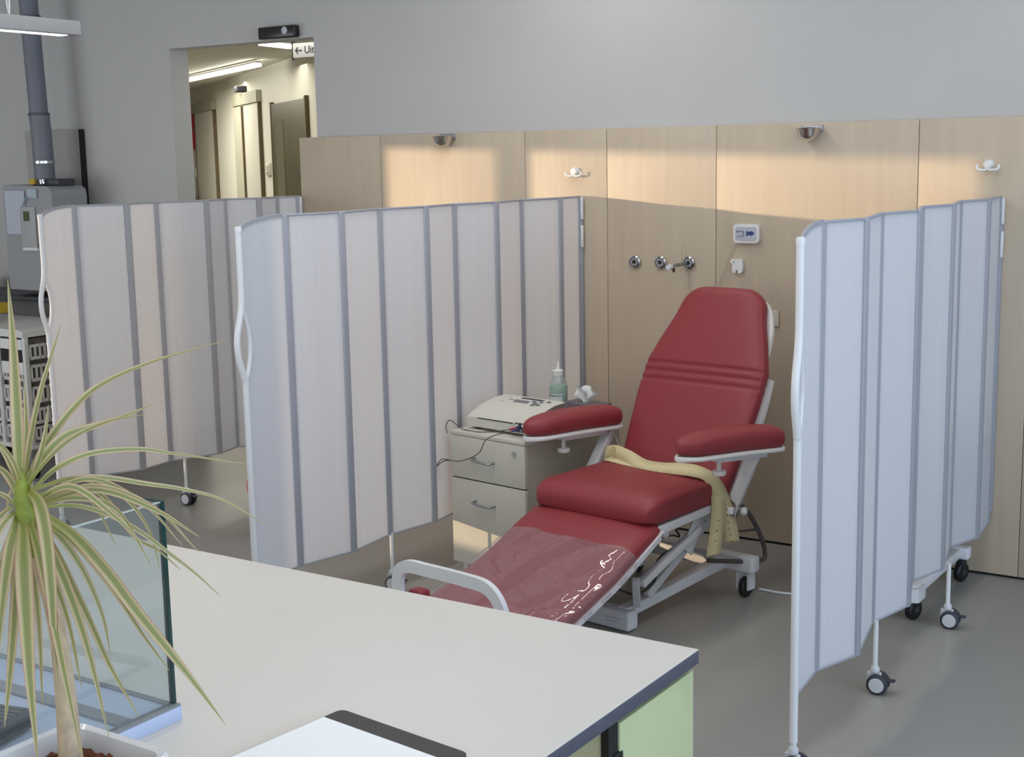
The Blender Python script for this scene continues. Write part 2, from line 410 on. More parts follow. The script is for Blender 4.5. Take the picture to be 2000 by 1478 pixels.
# doors with frames
def cdoor(name, s0, s1, zt, mt, head):
    f = box('tmp', (0, 0, 0), (.01, .01, .01), CFRAME); bpy.data.objects.remove(f)
    d = struct(cbox(name, s0, s1, .01, zt, .004, .03, mt))
    bm = bmesh.new()
    M = Matrix((-dq, -nq, Vector((0, 0, 1)))).transposed().to_4x4(); M.translation = Q
    for a, b in ((s0-.035, s0), (s1, s1+.035)): bmbox(bm, (-b, -.035, 0), (-a, 0, zt+.02), M)
    from_bm('door_frame', bm, bpy.data.materials['door_line'], d)
    if head:
        cbox('door_head', s0-.05, s1+.05, zt+.003, zt+.11, 0, .05, CFRAME, d)
    return d
LINE = mat('door_line', '#57492f', .6, noise=.15)
d1 = cdoor('door_1', 2.95, 4.25, 2.40, CDOOR, True)
d2 = cdoor('door_2', .47, 1.62, 2.38, CDOOR, True)
cbox('door_leaf', 1.20, 1.62, .02, 2.37, .012, .05, mat('door_grey', '#aaa894', .5, noise=.02), d2)  # greyer strip along the left of the second door
cbox('leaf_joint', 1.185, 1.20, .02, 2.37, .012, .052, mat('joint_brown', '#5b4a33', .6, noise=.1), d2)
d3 = cdoor('door_3', -1.42, -.12, 2.335, DARKDOOR, False)
cbox('glass_panel', -.60, -.30, .1, 2.2, .03, .036, mat('dark_glass', '#6b6a55', .2, noise=.1), d3)
o = cbox('wall_switch', .13, .30, 1.72, 1.83, 0, .02, CWALL, None, .004); tag(o, 'small beige switch plate on corridor wall between the lift and the dark door', 'switch')
cbox('rocker', .16, .27, 1.74, 1.81, .02, .028, CDOOR, o)
o = cbox('wall_switch', 4.45, 4.62, 1.66, 1.78, 0, .02, CWALL, None, .004); tag(o, 'small beige switch plate beside the leftmost corridor door', 'switch')
cbox('rocker', 4.48, 4.59, 1.68, 1.76, .02, .028, CDOOR, o)
sr = cbox('safety_sign', 4.52, 4.95, 2.23, 2.46, 0, .03, REDSIGN, None, .004); tag(sr, 'upper plain red sign plate on corridor wall left of the doors', 'sign', 'red corridor plates')
sr = cbox('hose_cabinet', 4.52, 4.95, 2.0, 2.215, 0, .05, REDSIGN, None, .004); tag(sr, 'lower red wall cabinet with a white dot below the red sign plate', 'cabinet', 'red corridor plates')
cbox('white_disc', 4.80, 4.88, 2.08, 2.14, .05, .056, WPLA, sr)
o = cbox('black_case', 4.1, 4.75, 1.2, 1.47, .08, .35, DARK, None, .01); tag(o, 'dark object at the foot of the leftmost corridor door', 'case')
cbox('case_stand', 4.25, 4.6, 0, 1.2, .08, .30, DGREY, o)
# door closer above door_2
cl = cbox('motion_detector', 1.10, 1.24, 2.50, 2.56, 0, .10, DGREY, None, .012); tag(cl, 'small dark detector above the second corridor door head', 'detector')
# corridor ceiling lights
def clamp_(name, a, b, label, tw=.055):
    e = empty(name, a, 0, label, 'lamp', 'corridor strip lights')
    va = Vector(a); vb = Vector(b)-va
    barobj('housing', (0, 0, .026), Vector(vb)+Vector((0, 0, .026)), .045, .016, FRAMEG, e)
    barobj('light_tube', (0, 0, 0), vb, tw, .024, TUBE, e, .006)
clamp_('strip_light', (-10.15, 9.71, 2.63), (-8.094, 8.56, 2.63), 'long white strip light on the corridor ceiling nearest the doors')
clamp_('strip_light', (-6.587, 6.99, 2.63), (-6.655, 7.36, 2.63), 'short white strip light beside the exit sign in the corridor', .035)
# exit sign
e = empty('exit_sign', (-5.93, 6.78, 2.545), 0, 'hanging white exit sign with an arrow and the word Uit', 'sign')
box('sign_plate', (-.18, 0, -.045), (.10, .012, .045), mat('sign_pale', '#b5b6b6', .5, noise=.01), e, .002)
for x in (-.165, .085): box('hanger', (x-.003, .003, .045), (x+.003, .009, .135), DGREY, e)
box('end_bar', (-.188, -.001, -.06), (-.18, .013, .06), DARK, e)
text('lettering', 'Uit', .066, (-.040, -.002, .0), (R(90), 0, 0), INK, e)
bm = bmesh.new(); bar(bm, (-.150, -.002, 0), (-.100, -.002, 0), .003, .006); bar(bm, (-.155, -.002, 0), (-.135, -.002, .02), .003, .006); bar(bm, (-.155, -.002, 0), (-.135, -.002, -.02), .003, .006)
from_bm('arrow', bm, INK, e)
# door sensor above the opening
e = empty('door_sensor', (-5.53, YW, 2.578), 0, 'black bar-shaped door sensor above the wall opening', 'sensor')
box('housing', (-.14, -.05, -.034), (.14, 0, .034), mat('sensor_black', '#1d1917', .3, noise=.2), e, .01)
lathe('lens', [(.0, .006), (.018, .004), (.022, 0), (0, 0)], mat('sensor_lens', '#b9bdc4', .3), e, 20, axisM((.065, -.05, .006), (0, -1, 0)))

# wall fittings ---------------------------------------------------------------
def sanitizer_cup(x, z, label):
    e = empty('oxygen_cup', (x, YW-.028, z), 0, label, 'fitting', 'chrome domes at the panel top')
    prof = [(.0, -.055), (.025, -.05), (.045, -.03), (.057, 0), (.060, .004), (.050, .004), (.04, -.02), (0, -.035)]
    bm = bmesh.new(); lathe_bm(bm, prof, 28); bmesh.ops.transform(bm, matrix=Matrix.Translation((0, -.05, 0)), verts=bm.verts); autosmooth(from_bm('bowl', bm, CHROME, e))
    box('wall_plate', (-.05, -.012, -.012), (.05, 0, .016), STEEL, e, .003)
    box('arm', (-.012, -.05, -.003), (.012, -.01, .006), DGREY, e)
sanitizer_cup(-4.355, 1.965, 'chrome half-dome fitting at the top of the wood panels above the middle screen')
sanitizer_cup(-2.33, 1.955, 'chrome half-dome fitting at the top of the wood panels above the reclining chair')
def coat_hook(x, z, label):
    e = empty('coat_hook', (x, YW-.028, z), 0, label, 'hook', 'white double coat hooks')
    lathe('rose', [(0, -.028), (.015, -.026), (.021, -.018), (.023, 0), (0, 0)], WPLA, e, 24, axisM((0, 0, .008), (0, 1, 0)))
    tube('arm', [(-.042, -.028, .008), (-.038, -.032, -.010), (-.014, -.03, -.014), (0, -.02, -.01)], .0055, WPLA, e, 8)
    tube('arm', [(.048, -.028, .008), (.044, -.032, -.010), (.014, -.03, -.014), (0, -.02, -.01)], .0055, WPLA, e, 8)
coat_hook(-3.573, 1.768, 'white double coat hook on the panels above the end of the middle screen')
coat_hook(-1.549, 1.779, 'white double coat hook at the far right on the wood panels')
def outlet(x, z, label, rot=0):
    e = empty('gas_outlet', (x, YW-.028, z), 0, label, 'outlet', 'round medical gas outlets')
    lathe('outer_ring', [(.026, -.0), (.031, -.006), (.031, -.014), (.024, -.018), (.020, -.012), (.020, 0)], CHROME, e, 24, axisM((0, 0, 0), (0, 1, 0)))
    hexp = [(.023*math.cos(R(60*i+rot)), .023*math.sin(R(60*i+rot))) for i in range(6)]
    prism('hex_face', hexp, .012, (0, -.012, 0), (1, 0, 0), (0, 0, 1), STEEL, e)
    lathe('socket', [(0, -.0215), (.009, -.0215), (.009, -.017), (0, -.017)], DARK, e, 16, axisM((0, 0, 0), (0, 1, 0)))
    return e
outlet(-3.235, 1.334, 'leftmost of the three round medical outlets on the wood panels')
outlet(-3.093, 1.335, 'middle one of the three round medical outlets on the wood panels', 20)
e3 = outlet(-2.941, 1.337, 'rightmost round medical outlet with a small valve plugged in', 10)
e = empty('flow_valve', (-2.965, YW-.05, 1.335), 0, 'small clear and steel valve plugged into the rightmost round outlet', 'valve')
barobj('stem', (.02, .02, 0), (0, -.09, -.004), .016, .016, STEEL, e)
lathe('clear_knob', [(0, -.018), (.013, -.016), (.015, 0), (.012, .018), (0, .02)], mat('clear_knob', '#d7d9df', .15, coat=.5), e, 18, axisM((-.012, -.12, -.01), (0, 1, 0)))
lathe('port', [(0, 0), (.006, 0), (.006, .02), (0, .02)], mat('port_brown', '#3a1d14', .4), e, 14, axisM((.0, -.1, -.035), (0, 0, 1)))
box('sight_tube', (-.003, -.03, .01), (.003, -.024, .10), BEIGEC, e)
e = empty('call_display', (-2.641, YW-.028, 1.482), 0, 'white rounded wall display with two small printed symbols', 'display')
prism('case', rrect(.128, .088, .018), .022, (0, -.011, 0), (1, 0, 0), (0, 0, 1), WPLA, e)
prism('face', rrect(.104, .062, .01), .004, (0, -.0235, 0), (1, 0, 0), (0, 0, 1), mat('display_face', '#b6bac6', .35, noise=.01), e)
bm = bmesh.new()
for a, b in (((-.042, 0, .012), (-.012, 0, .012)), ((-.042, 0, -.012), (-.012, 0, -.012)), ((-.010, 0, .010), (-.010, 0, -.010)), ((-.042, 0, .012), (-.042, 0, .004))): bar(bm, Vector(a)+Vector((0, -.0262, 0)), Vector(b)+Vector((0, -.0262, 0)), .0012, .005, (0, 1, 0) if a[0] != b[0] else (0, 1, 0))
from_bm('black_symbol', bm, INK, e)
bm = bmesh.new()
for i in range(4): bmbox(bm, (.004+.0095*i, -.0270, -.010+.004*(i % 2)), (.012+.0095*i, -.0255, .009+.003*((i+1) % 2)))
from_bm('blue_symbol', bm, BLUEI, e)
e = empty('wall_clip', (-2.687, YW-.028, 1.331), 0, 'small white plastic tube clip on the panel below the wall display', 'clip')
prism('plate', [(-.03, .03), (.027, .03), (.03, .0), (.026, -.03), (.012, -.037), (.004, -.034), (.003, -.02), (-.004, -.02), (-.006, -.034), (-.016, -.035), (-.024, -.026), (-.024, .01), (-.034, .014)], .02, (0, -.010, 0), (1, 0, 0), (0, 0, 1), WPLA, e)
lathe('screw', [(0, .002), (.003, .0015), (.003, 0), (0, 0)], DGREY, e, 10, axisM((-.015, -.021, .017), (0, -1, 0)))
e = empty('socket_plate', (-2.508, YW-.028, 1.088), 0, 'small cream wall socket plate to the right of the chair backrest', 'socket')
box('plate', (-.028, -.012, -.037), (.028, 0, .037), mat('cream_plastic', '#c9c3b4', .45, noise=.01), e, .003)
lathe('jack', [(.003, .002), (.007, .002), (.007, 0), (.003, 0)], DARK, e, 14, axisM((.002, -.012, -.003), (0, -1, 0)))
o = tube('cord', [(-2.70, YW-.035, 1.435), (-2.735, YW-.04, 1.36), (-2.80, YW-.045, 1.20), (-2.84, YW-.05, 1.05)], .0022, BEIGEC, None, 6); tag(o, 'thin beige cord hanging from the wall display behind the chair', 'cord')

# boiler corner ---------------------------------------------------------------
o = empty('backing_board', (-7.55, YW, 0), 0, 'grey backing board with a black edge on the wall behind the boiler', 'board')
box('board', (-.28, -.03, 1.06), (.262, 0, 2.08), PANELG, o); box('black_edge', (.262, -.035, 1.06), (.278, 0, 2.08), DARK, o)
b = empty('boiler', (-7.24, 5.65, 1.07), 0, 'grey wall boiler unit with papers taped on its front', 'boiler')
prism('casing', [(-.37, 0), (.08, 0), (.095, .02), (.105, .60), (.095, .635), (.06, .655), (-.37, .665)], .27, (0, .135, 0), (1, 0, 0), (0, 0, 1), BOILER, b)
box('control_panel', (-.205, -.012, .27), (-.06, 0, .53), mat('control_grey', '#a6a7a8', .5, noise=.01), b, .004)
box('lcd', (-.165, -.016, .44), (-.112, -.010, .50), LCDG, b)
box('lower_trim', (-.19, -.018, .255), (-.05, 0, .272), WPLA, b)
barobj('tape', (-.17, -.006, .53), (-.115, -.006, .60), .002, .03, mat('tape_blue', '#9fb0bd', .5), b, 0, (0, 1, 0))
box('valve_cluster', (-.18, .08, .655), (.07, .22, .70), DGREY, b, .01)
box('yellow_tag', (-.17, .05, .668), (-.12, .07, .70), YEL, b)
lathe('chrome_cap', [(0, .03), (.02, .028), (.024, 0), (0, 0)], CHROME, b, 16, axisM((-.06, .07, .675), (0, -.3, 1)))
o = box('paper_sheet', (-7.585, 5.640, 1.425), (-7.392, 5.645, 1.70), mat('notice_paper', '#b4b9c6', .7, noise=.02)); tag(o, 'large plain paper notice taped to the front of the boiler', 'paper')
o = box('paper_sheet', (-7.36, 5.638, 1.655), (-7.27, 5.645, 1.71), mat('small_note', '#a9b6be', .7, noise=.02)); tag(o, 'small tilted pale note above the boiler display', 'paper')
p = empty('flue_pipe', (-7.40, 5.79, 1.755), 0, 'grey flue pipe rising from the boiler to the ceiling', 'pipe')
tube('lower_pipe', [(.035, 0, -.02), (.03, 0, .3), (.02, 0, .42)], .064, PIPE, p, 24, 2)
tube('upper_pipe', [(.02, 0, .42), (.0, 0, 1.0), (-.02, 0, 1.66)], .058, PIPE, p, 24, 2)
for z in (.12,): lathe('clamp', [(.064, -.008), (.069, -.008), (.069, .008), (.064, .008)], CHROME, p, 24, Matrix.Translation((.033, 0, z)))
for z in (.42, 1.02): lathe('joint_ring', [(.057, -.008), (.067, -.008), (.067, .008), (.057, .008)], mat('joint_dark', '#4d4f56', .5), p, 24, Matrix.Translation((.02 if z < .5 else 0, 0, z)))

# bench and rack at the far left ----------------------------------------------
bt = empty('side_bench', (-7.9, 5.72, 0), 0, 'dark-topped side bench against the wall below the boiler', 'bench')
box('bench_top', (-.75, -.10, 1.0), (.72, .29, 1.03), DGREY, bt, .004)
for x in (-.70, .66):
    for y in (-.07, .22): box('leg', (x, y, 0), (x+.04, y+.04, 1.0), BOILER, bt)
box('back_panel', (-.70, .2, .3), (.70, .215, 1.0), mat('bench_back', '#6d6d68', .6, noise=.08), bt)
yb = empty('yellow_bin', (-8.13, 5.78, 1.03), 0, 'yellow container standing on the side bench at the left edge', 'container')
box('body', (-.12, -.1, 0), (.10, .1, .06), YEL, yb, .01); box('lid', (-.125, -.105, .06), (.105, .105, .075), mat('dull_yellow', '#8d8443', .6, noise=.1), yb, .005)
yc = box('yellow_crate', (-7.60, 5.14, .957), (-7.30, 5.40, 1.02), YEL, None, .008); tag(yc, 'yellow tray lying on the white basket trolley at the left edge', 'tray')
rk = empty('basket_trolley', (-7.07, 5.24, .11), R(-1), 'white trolley of slotted pull-out baskets at the left edge', 'trolley')
prism('top_cover', [(-.62, 0), (.30, 0), (.30, .03), (.26, .045), (-.62, .045)], .50, (0, .10, .80-.045), (1, 0, 0), (0, 0, 1), RACK, rk)
for x in (-.60, .02, .27):
    for y in (-.14, .32): box('upright', (x, y, .10), (x+.028, y+.028, .76), RACK, rk, .003)
box('base_frame', (-.62, -.15, .085), (.30, .35, .11), RACK, rk, .005)
box('basket_core', (-.57, -.10, .13), (.26, .30, .74), RACKIN, rk)
def slot_basket(z0, z1):
    bm = bmesh.new()
    h = (z1-z0)
    for (xa, xb, n, y) in ((-.57, .02, 22, -.13),):
        bmbox(bm, (xa, y, z1-h*.18), (xb, y+.01, z1)); bmbox(bm, (xa, y, z0), (xb, y+.01, z0+h*.2)); 
        for i in range(n+1):
            x = lerp(xa, xb-.010, i/n); bmbox(bm, (x, y, z0), (x+.012, y+.01, z1))
    x = .292
    n = 12
    bmbox(bm, (x, -.11, z1-h*.18), (x+.01, .31, z1)); bmbox(bm, (x, -.11, z0), (x+.01, .31, z0+h*.2))
    for i in range(n+1):
        y = lerp(-.11, .295, i/n); bmbox(bm, (x, y, z0), (x+.01, y+.012, z1))
    bmbox(bm, (.05, -.125, z1-h*.2), (.27, -.115, z1)); bmbox(bm, (.05, -.125, z0), (.27, -.115, z0+h*.2))
    for i in range(8):
        xx = lerp(.05, .258, i/7); bmbox(bm, (xx, -.125, z0), (xx+.012, -.115, z1))
    o = from_bm('slotted_basket', bm, RACK, rk); return o
for k, (a, c) in enumerate(((.14, .22), (.235, .33), (.36, .46), (.49, .59), (.62, .71))): slot_basket(a, c)
box('label_card', (.06, -.135, .68), (.262, -.126, .74), WPLA, rk); box('dark_opening', (.062, -.136, .61), (.262, -.124, .68), DARK, rk); box('lower_card', (.06, -.137, .53), (.262, -.126, .605), WPLA, rk, .006)
for x in (-.55, .24):
    for y in (-.10, .28):
        lathe('wheel', [(0, -.012), (.04, -.012), (.042, 0), (.04, .012), (0, .012)], BLACK, rk, 20, axisM((x, y, -.068), (1, 0, 0)))
        box('fork', (x-.015, y-.012, -.06), (x+.015, y+.012, .09), STEEL, rk)

# pendant luminaire top left
e = empty('pendant_lamp', (-4.58, 3.80, 2.37), 0, 'long white pendant lamp hanging from a thin looped wire at the top left', 'lamp')
e.rotation_euler = (0, 0, R(4))
box('housing', (-.035, -1.5, 0), (.035, 0, .058), LAMPW, e, .006)
for i in range(14): box('light_slot', (-.022, -1.48+.102*i, -.003), (.022, -1.39+.102*i, .003), mat('lit_slot', (1, 1, 1), .4, emit=1.6) if i == 0 else bpy.data.materials['lit_slot'], e)
tube('hanging_wire', [(0, -.33, .058), (-.008, -.33, .12), (-.006, -.33, .17), (.006, -.33, .17), (.008, -.33, .12), (.002, -.33, .058)], .0035, mat('wire_white', '#dcdcdc', .4), e, 8)
tube('suspension', [(0, -.33, .17), (0, -.33, 1.03)], .002, bpy.data.materials['wire_white'], e, 6, 1)

# ================================================================== FOLDING SCREENS
TOPZ, BOTZ = 1.65, .254
def caster(parent, x, y, ang, r=.036):
    """twin wheel caster under a leg at (x, y)"""
    c, s = math.cos(ang), math.sin(ang)
    ax = Vector((c, s, 0)); off = Vector((-s, c, 0))*.012
    for sg in (-1, 1):
        ctr = Vector((x, y, r))+ax*sg*.020+off
        bm = bmesh.new(); lathe_bm(bm, [(0, -.010), (r*.80, -.010), (r, -.006), (r, .006), (r*.80, .010), (0, .010)], 26, axisM(ctr, ax)); autosmooth(from_bm('tyre', bm, TYRE, parent))
        bm = bmesh.new(); lathe_bm(bm, [(0, .0115), (r*.72, .011), (r*.74, .009), (0, .009)], 26, axisM(ctr, ax*sg)); autosmooth(from_bm('hub_cap', bm, HUB, parent))
    bm = bmesh.new(); bmbox(bm, (-.008, -.026, r-.004), (.008, .022, 2*r+.002), Matrix.Translation((x, y, 0)) @ Matrix.Rotation(ang, 4, 'Z'), .003); from_bm('yoke', bm, HUB, parent)
    lathe('socket', [(.008, 0), (.016, .002), (.016, .014), (.012, .022), (.008, .022)], HUB, parent, 18, Matrix.Translation((x, y, 2*r+.002)))
    bm = bmesh.new(); bmbox(bm, (-.012, -.004, 0), (.012, .03, .006), Matrix.Translation((x, y, r+.012)) @ Matrix.Rotation(ang, 4, 'Z') @ Matrix.Translation((0, .04, 0)), .002); from_bm('brake_tab', bm, TYRE, parent)

def folding_screen(folds, label, legs, cast_ang, wall_bracket=True, side=1):
    x0, y0 = folds[0]
    e = empty('folding_screen', (x0, y0, 0), 0, label, 'screen', 'folding privacy screens')
    P = [Vector((x-x0, y-y0, 0)) for x, y in folds]
    for i in range(len(P)-1):
        a, b = P[i], P[i+1]; U = (b-a); L = U.length; U.normalize()
        if i == 0:
            poly = [(.0, BOTZ), (L, BOTZ), (L, TOPZ)]
            for k in range(1, 13):
                t = k/12; u = L*(1-t); poly.append((u, TOPZ-.052*(1-math.sqrt(max(0, 1-(t)**2.2)))))
            # cut-out for the hand grip along the front edge
            poly += [(0, 1.30), (.012, 1.27), (.022, 1.20), (.022, 1.14), (.010, 1.06), (0, 1.03)]
        else:
            poly = [(0, BOTZ), (L, BOTZ), (L, TOPZ), (0, TOPZ)]
        Nn = U.cross(Vector((0, 0, 1)))
        prism('screen_panel', poly, .005, a, U, (0, 0, 1), SCR, e)
        if i == 0:
            top = [a+U*u+Vector((0, 0, z+.003)) for u, z in poly[2:15]]
            strip('top_trim', top, .014, .009, RAIL, e, 1, ref=Nn)
        else: barobj('top_trim', a+Vector((0, 0, TOPZ+.003)), b+Vector((0, 0, TOPZ+.003)), .014, .009, RAIL, e, .002)
        barobj('bottom_trim', a+Vector((0, 0, BOTZ)), b+Vector((0, 0, BOTZ)), .012, .008, RAIL, e, .002)
    for i in range(1, len(P)):
        a = P[i]; D = (P[min(i+1, len(P)-1)]-P[i-1]).normalized(); Nn = Vector((D.y, -D.x, 0))
        M = Matrix((D, -Nn, Vector((0, 0, 1)))).transposed().to_4x4(); M.translation = a
        box('hinge_profile', (-.017, -.007, BOTZ-.004), (.017, .007, TOPZ+.006), RAIL, e, .003, M)
    # front post with the looped hand grip
    D = (P[1]-P[0]).normalized()
    def pp(v, z): return P[0]+D*v+Vector((0, 0, z))
    tube('front_post', [pp(-.004, .11), pp(-.004, .5), pp(-.004, .98), pp(-.010, 1.05), pp(-.034, 1.13), pp(-.036, 1.21), pp(-.012, 1.30), pp(-.004, 1.37), pp(-.004, 1.5), pp(-.004, 1.612)], .0125, WMET, e, 14, 7)
    tube('hand_grip', [pp(-.004, 1.04), pp(.016, 1.09), pp(.028, 1.16), pp(.022, 1.23), pp(-.002, 1.31)], .009, WMET, e, 12, 7)
    lathe('post_cap', [(.0, .012), (.011, .010), (.014, .004), (.014, -.01), (.012, -.01)], WMET, e, 16, Matrix.Translation(pp(-.004, 1.612)))
    lg = tube('leg', [pp(-.004, .085), pp(-.004, .12)], .009, WMET, e, 12, 1)
    caster(lg, *pp(-.004, 0).xy, cast_ang)
    for lx, ly in legs:
        q = Vector((lx-x0, ly-y0, 0))
        lg = tube('leg', [q+Vector((0, 0, .09)), q+Vector((0, 0, .258))], .0085, WMET, e, 12, 1)
        caster(lg, q.x, q.y, cast_ang+.25)
    if wall_bracket:
        q = P[-1]; D = Vector((0, 1, 0)); gap = YW-.028-(folds[-1][1])
        box('wall_bracket', (q.x-.012, q.y, .30), (q.x+.012, q.y+gap, 1.64), RAIL, e, .003)
        for z in (1.40, 1.54): box('bracket_clip', (q.x+side*.008, q.y-.004, z), (q.x+side*.020, q.y+.012, z+.11), WMET, e, .003)
    return e
folding_screen([(-1.470, 3.723), (-1.493, 3.95), (-1.429, 4.153), (-1.490, 4.471), (-1.439, 4.715), (-1.515, 4.995), (-1.461, 5.206), (-1.523, 5.511), (-1.463, 5.71), (-1.490, 5.985)],
    'bluish white folding screen at the right, hiding the far side of the chair', [(-1.477, 4.482), (-1.452, 5.268)], R(-100))
folding_screen([(-3.680, 3.745), (-3.675, 3.989), (-3.620, 4.259), (-3.648, 4.534), (-3.602, 4.800), (-3.625, 5.035), (-3.556, 5.275), (-3.592, 5.535), (-3.533, 5.800), (-3.540, 5.995)],
    'middle folding screen standing between the drawer pedestal and the left screen', [(-3.646, 4.543), (-3.60, 5.25)], R(-100))
folding_screen([(-5.682, 4.424), (-5.703, 4.643), (-5.593, 4.891), (-5.615, 5.104), (-5.520, 5.380), (-5.560, 5.560), (-5.450, 5.715), (-5.470, 5.880), (-5.410, 5.995)],
    'leftmost cream-lit folding screen partly behind the plant', [(-5.577, 5.172), (-5.52, 5.70)], R(-100))

# ================================================================== RECLINING CHAIR
CH = Vector((4.19*math.sin(R(8))-3.28*math.cos(R(8)), 4.19*math.cos(R(8))+3.28*math.sin(R(8)), 0))
def make_chair(full, label):
    e = empty('reclining_chair', CH, R(-8), label, 'chair', 'red reclining treatment chairs')
    X = Vector((1, 0, 0))
    # seat
    st = []; y0, y1 = -.035, .50
    ys = [y0+.0005]+[y0+.13*(k/12)**1.6 for k in range(1, 13)]+[.2, .3, .4]+[y1-.05*(1-k/6)**1.6 for k in range(0, 6)]+[y1-.0005]
    for y in ys:
        d = y-y0; d2 = y1-y
        w_ = .302-rnd(d, .08, .045)-rnd(d2, .05, .04)
        t_ = .062-rnd(d, .10, .046)-rnd(d2, .045, .04)
        st.append((Vector((0, y, .503-rnd(d, .12, .022)+.0*d)), X, Vector((0, 0, 1)), w_, t_))
    seat = loft('seat', st, RED, e, 5.5, 64)
    # leg rest
    path = catmull([(0, .03, .478), (0, -.14, .420), (0, -.30, .348), (0, -.48, .288), (0, -.66, .240), (0, -.80, .205)], 8)
    st = []; n = len(path)
    acc = [0]
    for i in range(1, n): acc.append(acc[-1]+(path[i]-path[i-1]).length)
    T = acc[-1]
    for i, p in enumerate(path):
        t = (path[min(i+1, n-1)]-path[max(i-1, 0)]).normalized(); N_ = X.cross(t); N_ = N_ if N_.z > 0 else -N_
        d = acc[i]; d2 = T-d
        w_ = .308-rnd(d+.002, .05, .03)-rnd(d2+.002, .06, .05); t_ = .050-rnd(d+.002, .04, .03)-rnd(d2+.002, .05, .03)
        st.append((p-N_*.050, X, N_, w_, t_))
    loft('leg_rest', st, RED, e, 3.6, 56)
    if full:  # clear plastic cover over the lower part of the leg rest
        st2 = []; rows = []
        for i, p in enumerate(path):
            if acc[i] < .21: continue
            t = (path[min(i+1, n-1)]-path[max(i-1, 0)]).normalized(); N_ = X.cross(t); N_ = N_ if N_.z > 0 else -N_
            rows.append((p, N_))
        fine = []
        for i in range(len(rows)-1):
            for k in range(5): fine.append((rows[i][0].lerp(rows[i+1][0], k/5), rows[i][1].lerp(rows[i+1][1], k/5)))
        fine.append(rows[-1])
        bm = bmesh.new(); G = []
        nu = 110
        rr = random.Random(3)
        for i, (p, N_) in enumerate(fine):
            row = []
            v = i/(len(fine)-1)
            for j in range(nu+1):
                u = -1+2*j/nu; s = u*.385
                x = max(-.314, min(.314, s)); drop = max(0, abs(s)-.285)+.010*max(0, (abs(s)-.22)/.065)**2*(1 if abs(s) < .285 else 0)+(.010 if abs(s) >= .285 else 0)
                h = .006+.0035*math.sin(11*u+6*v+2*math.sin(5*v))+.004*math.sin(4*u-9*v)+.003*math.sin(23*u*v+7*v)
                h += .012*math.exp(-((u-.62+.25*(v-.5))/.05)**2)*(.5+.5*math.sin(30*v))*(1 if v > .1 else 0)
                off = .002*math.sin(40*v+9*u)
                if i == 0: p2 = p+Vector((0, -.02*math.sin(6*u)-.015*u, 0))
                else: p2 = p
                row.append(bm.verts.new(p2+X*(x+math.copysign(min(drop, .004), s)+off*.5)+N_*(max(.002, h)-drop*.85)))
            G.append(row)
        for i in range(len(G)-1):
            for j in range(nu): bm.faces.new((G[i][j], G[i][j+1], G[i+1][j+1], G[i+1][j]))
        f = from_bm('plastic_cover', bm, FILM, e, True); f['label'] = 'clear wrinkled plastic cover over the leg rest'
    # leg rest side rails and seat rails
    for s in (-1, 1):
        rx = .303 if s > 0 else .285
        strip('leg_rail', [(s*rx, .03, .423), (s*rx, -.10, .362), (s*rx, -.26, .288), (s*rx, -.36, .252), (s*rx, -.55, .185), (s*rx, -.80, .095)], .020, .030, WMET, e, 4, ref=(1, 0, 0))
        barobj('seat_rail', (s*.285, .015, .428), (s*.285, .50, .446), .03, .034, WMET, e)
        lathe('pivot_bolt', [(0, .006), (.009, .005), (.011, 0), (0, 0)], CHROME, e, 14, axisM((s*.316, .015, .415), (s, 0, 0)))
    barobj('cross_tube', (-.28, .10, .40), (.28, .10, .40), .03, .03, WMET, e)
    barobj('cross_tube', (-.28, .42, .40), (.28, .42, .40), .03, .03, WMET, e)
    # foot hoop and foot pad
    hoop = [(-.255, -.83, .15), (-.262, -.832, .30), (-.25, -.834, .375), (-.20, -.835, .405), (-.10, -.835, .408), (.08, -.835, .408), (.18, -.835, .400), (.235, -.834, .355), (.262, -.832, .27), (.27, -.83, .15)]
    strip('foot_hoop', hoop, .045, .022, WMET, e, 6, ref=(0, 1, 0))
    barobj('hoop_bracket', (-.26, -.83, .15), (-.30, -.74, .11), .03, .03, WMET, e); barobj('hoop_bracket', (.27, -.83, .15), (.30, -.74, .11), .03, .03, WMET, e)
    barobj('foot_bar', (-.25, -.815, .265), (.26, -.815, .265), .012, .018, WMET, e)
    box('foot_pad', (-.25, -.815, .195), (.25, -.78, .238), RED, e, .008)
    box('foot_pad', (-.25, -.80, .22), (-.185, -.74, .30), RED, e, .012)
    # backrest
    vB = Vector((0, .485, .874)).normalized(); nB = Vector((0, -vB.z, vB.y)); B0 = Vector((0, .462, .425)); LB = .985
    st = []; seg = 64
    vs = [.0008]+[.07*(k/10)**1.7 for k in range(1, 11)]+[.07+k*(.50-.07)/10 for k in range(1, 10)]+[.50+.0075*k for k in range(0, 22)]+[.67+k*(LB-.15-.67)/6 for k in range(1, 7)]+[LB-.15*(1-k/16)**1.5 for k in range(1, 16)]+[LB-.0008]
    for v in vs:
        base = interp(v, [0, .15, .45, .58, .62, .72, .84, LB], [.265, .282, .305, .305, .302, .270, .225, .190])
        w_ = base-rnd(v, .07, .06)-rnd(LB-v, .085, .085)
        t_ = .042-rnd(v, .05, .028)-rnd(LB-v, .05, .030)
        grv = 0
        for g0 in (.528, .568, .606): grv += .011*math.exp(-((v-g0)/.006)**2)
        st.append((B0+vB*v-nB*(.042+grv*.5), X, nB, w_, t_-grv*.5))
    loft('backrest', st, RED, e, 4.2, seg)
    # back shell frame visible beside the upper cushion
    outl = [(.235, .64), (.250, .70), (.250, .76), (.236, .84), (.200, .915), (.15, .945), (0, .95), (-.15, .945), (-.208, .915), (-.246, .84), (-.262, .76), (-.262, .70), (-.245, .64)]
    strip('back_shell', [B0+X*a+vB*b_-nB*.076 for a, b_ in outl], .024, .02, WPLA, e, 5, ref=tuple(nB))
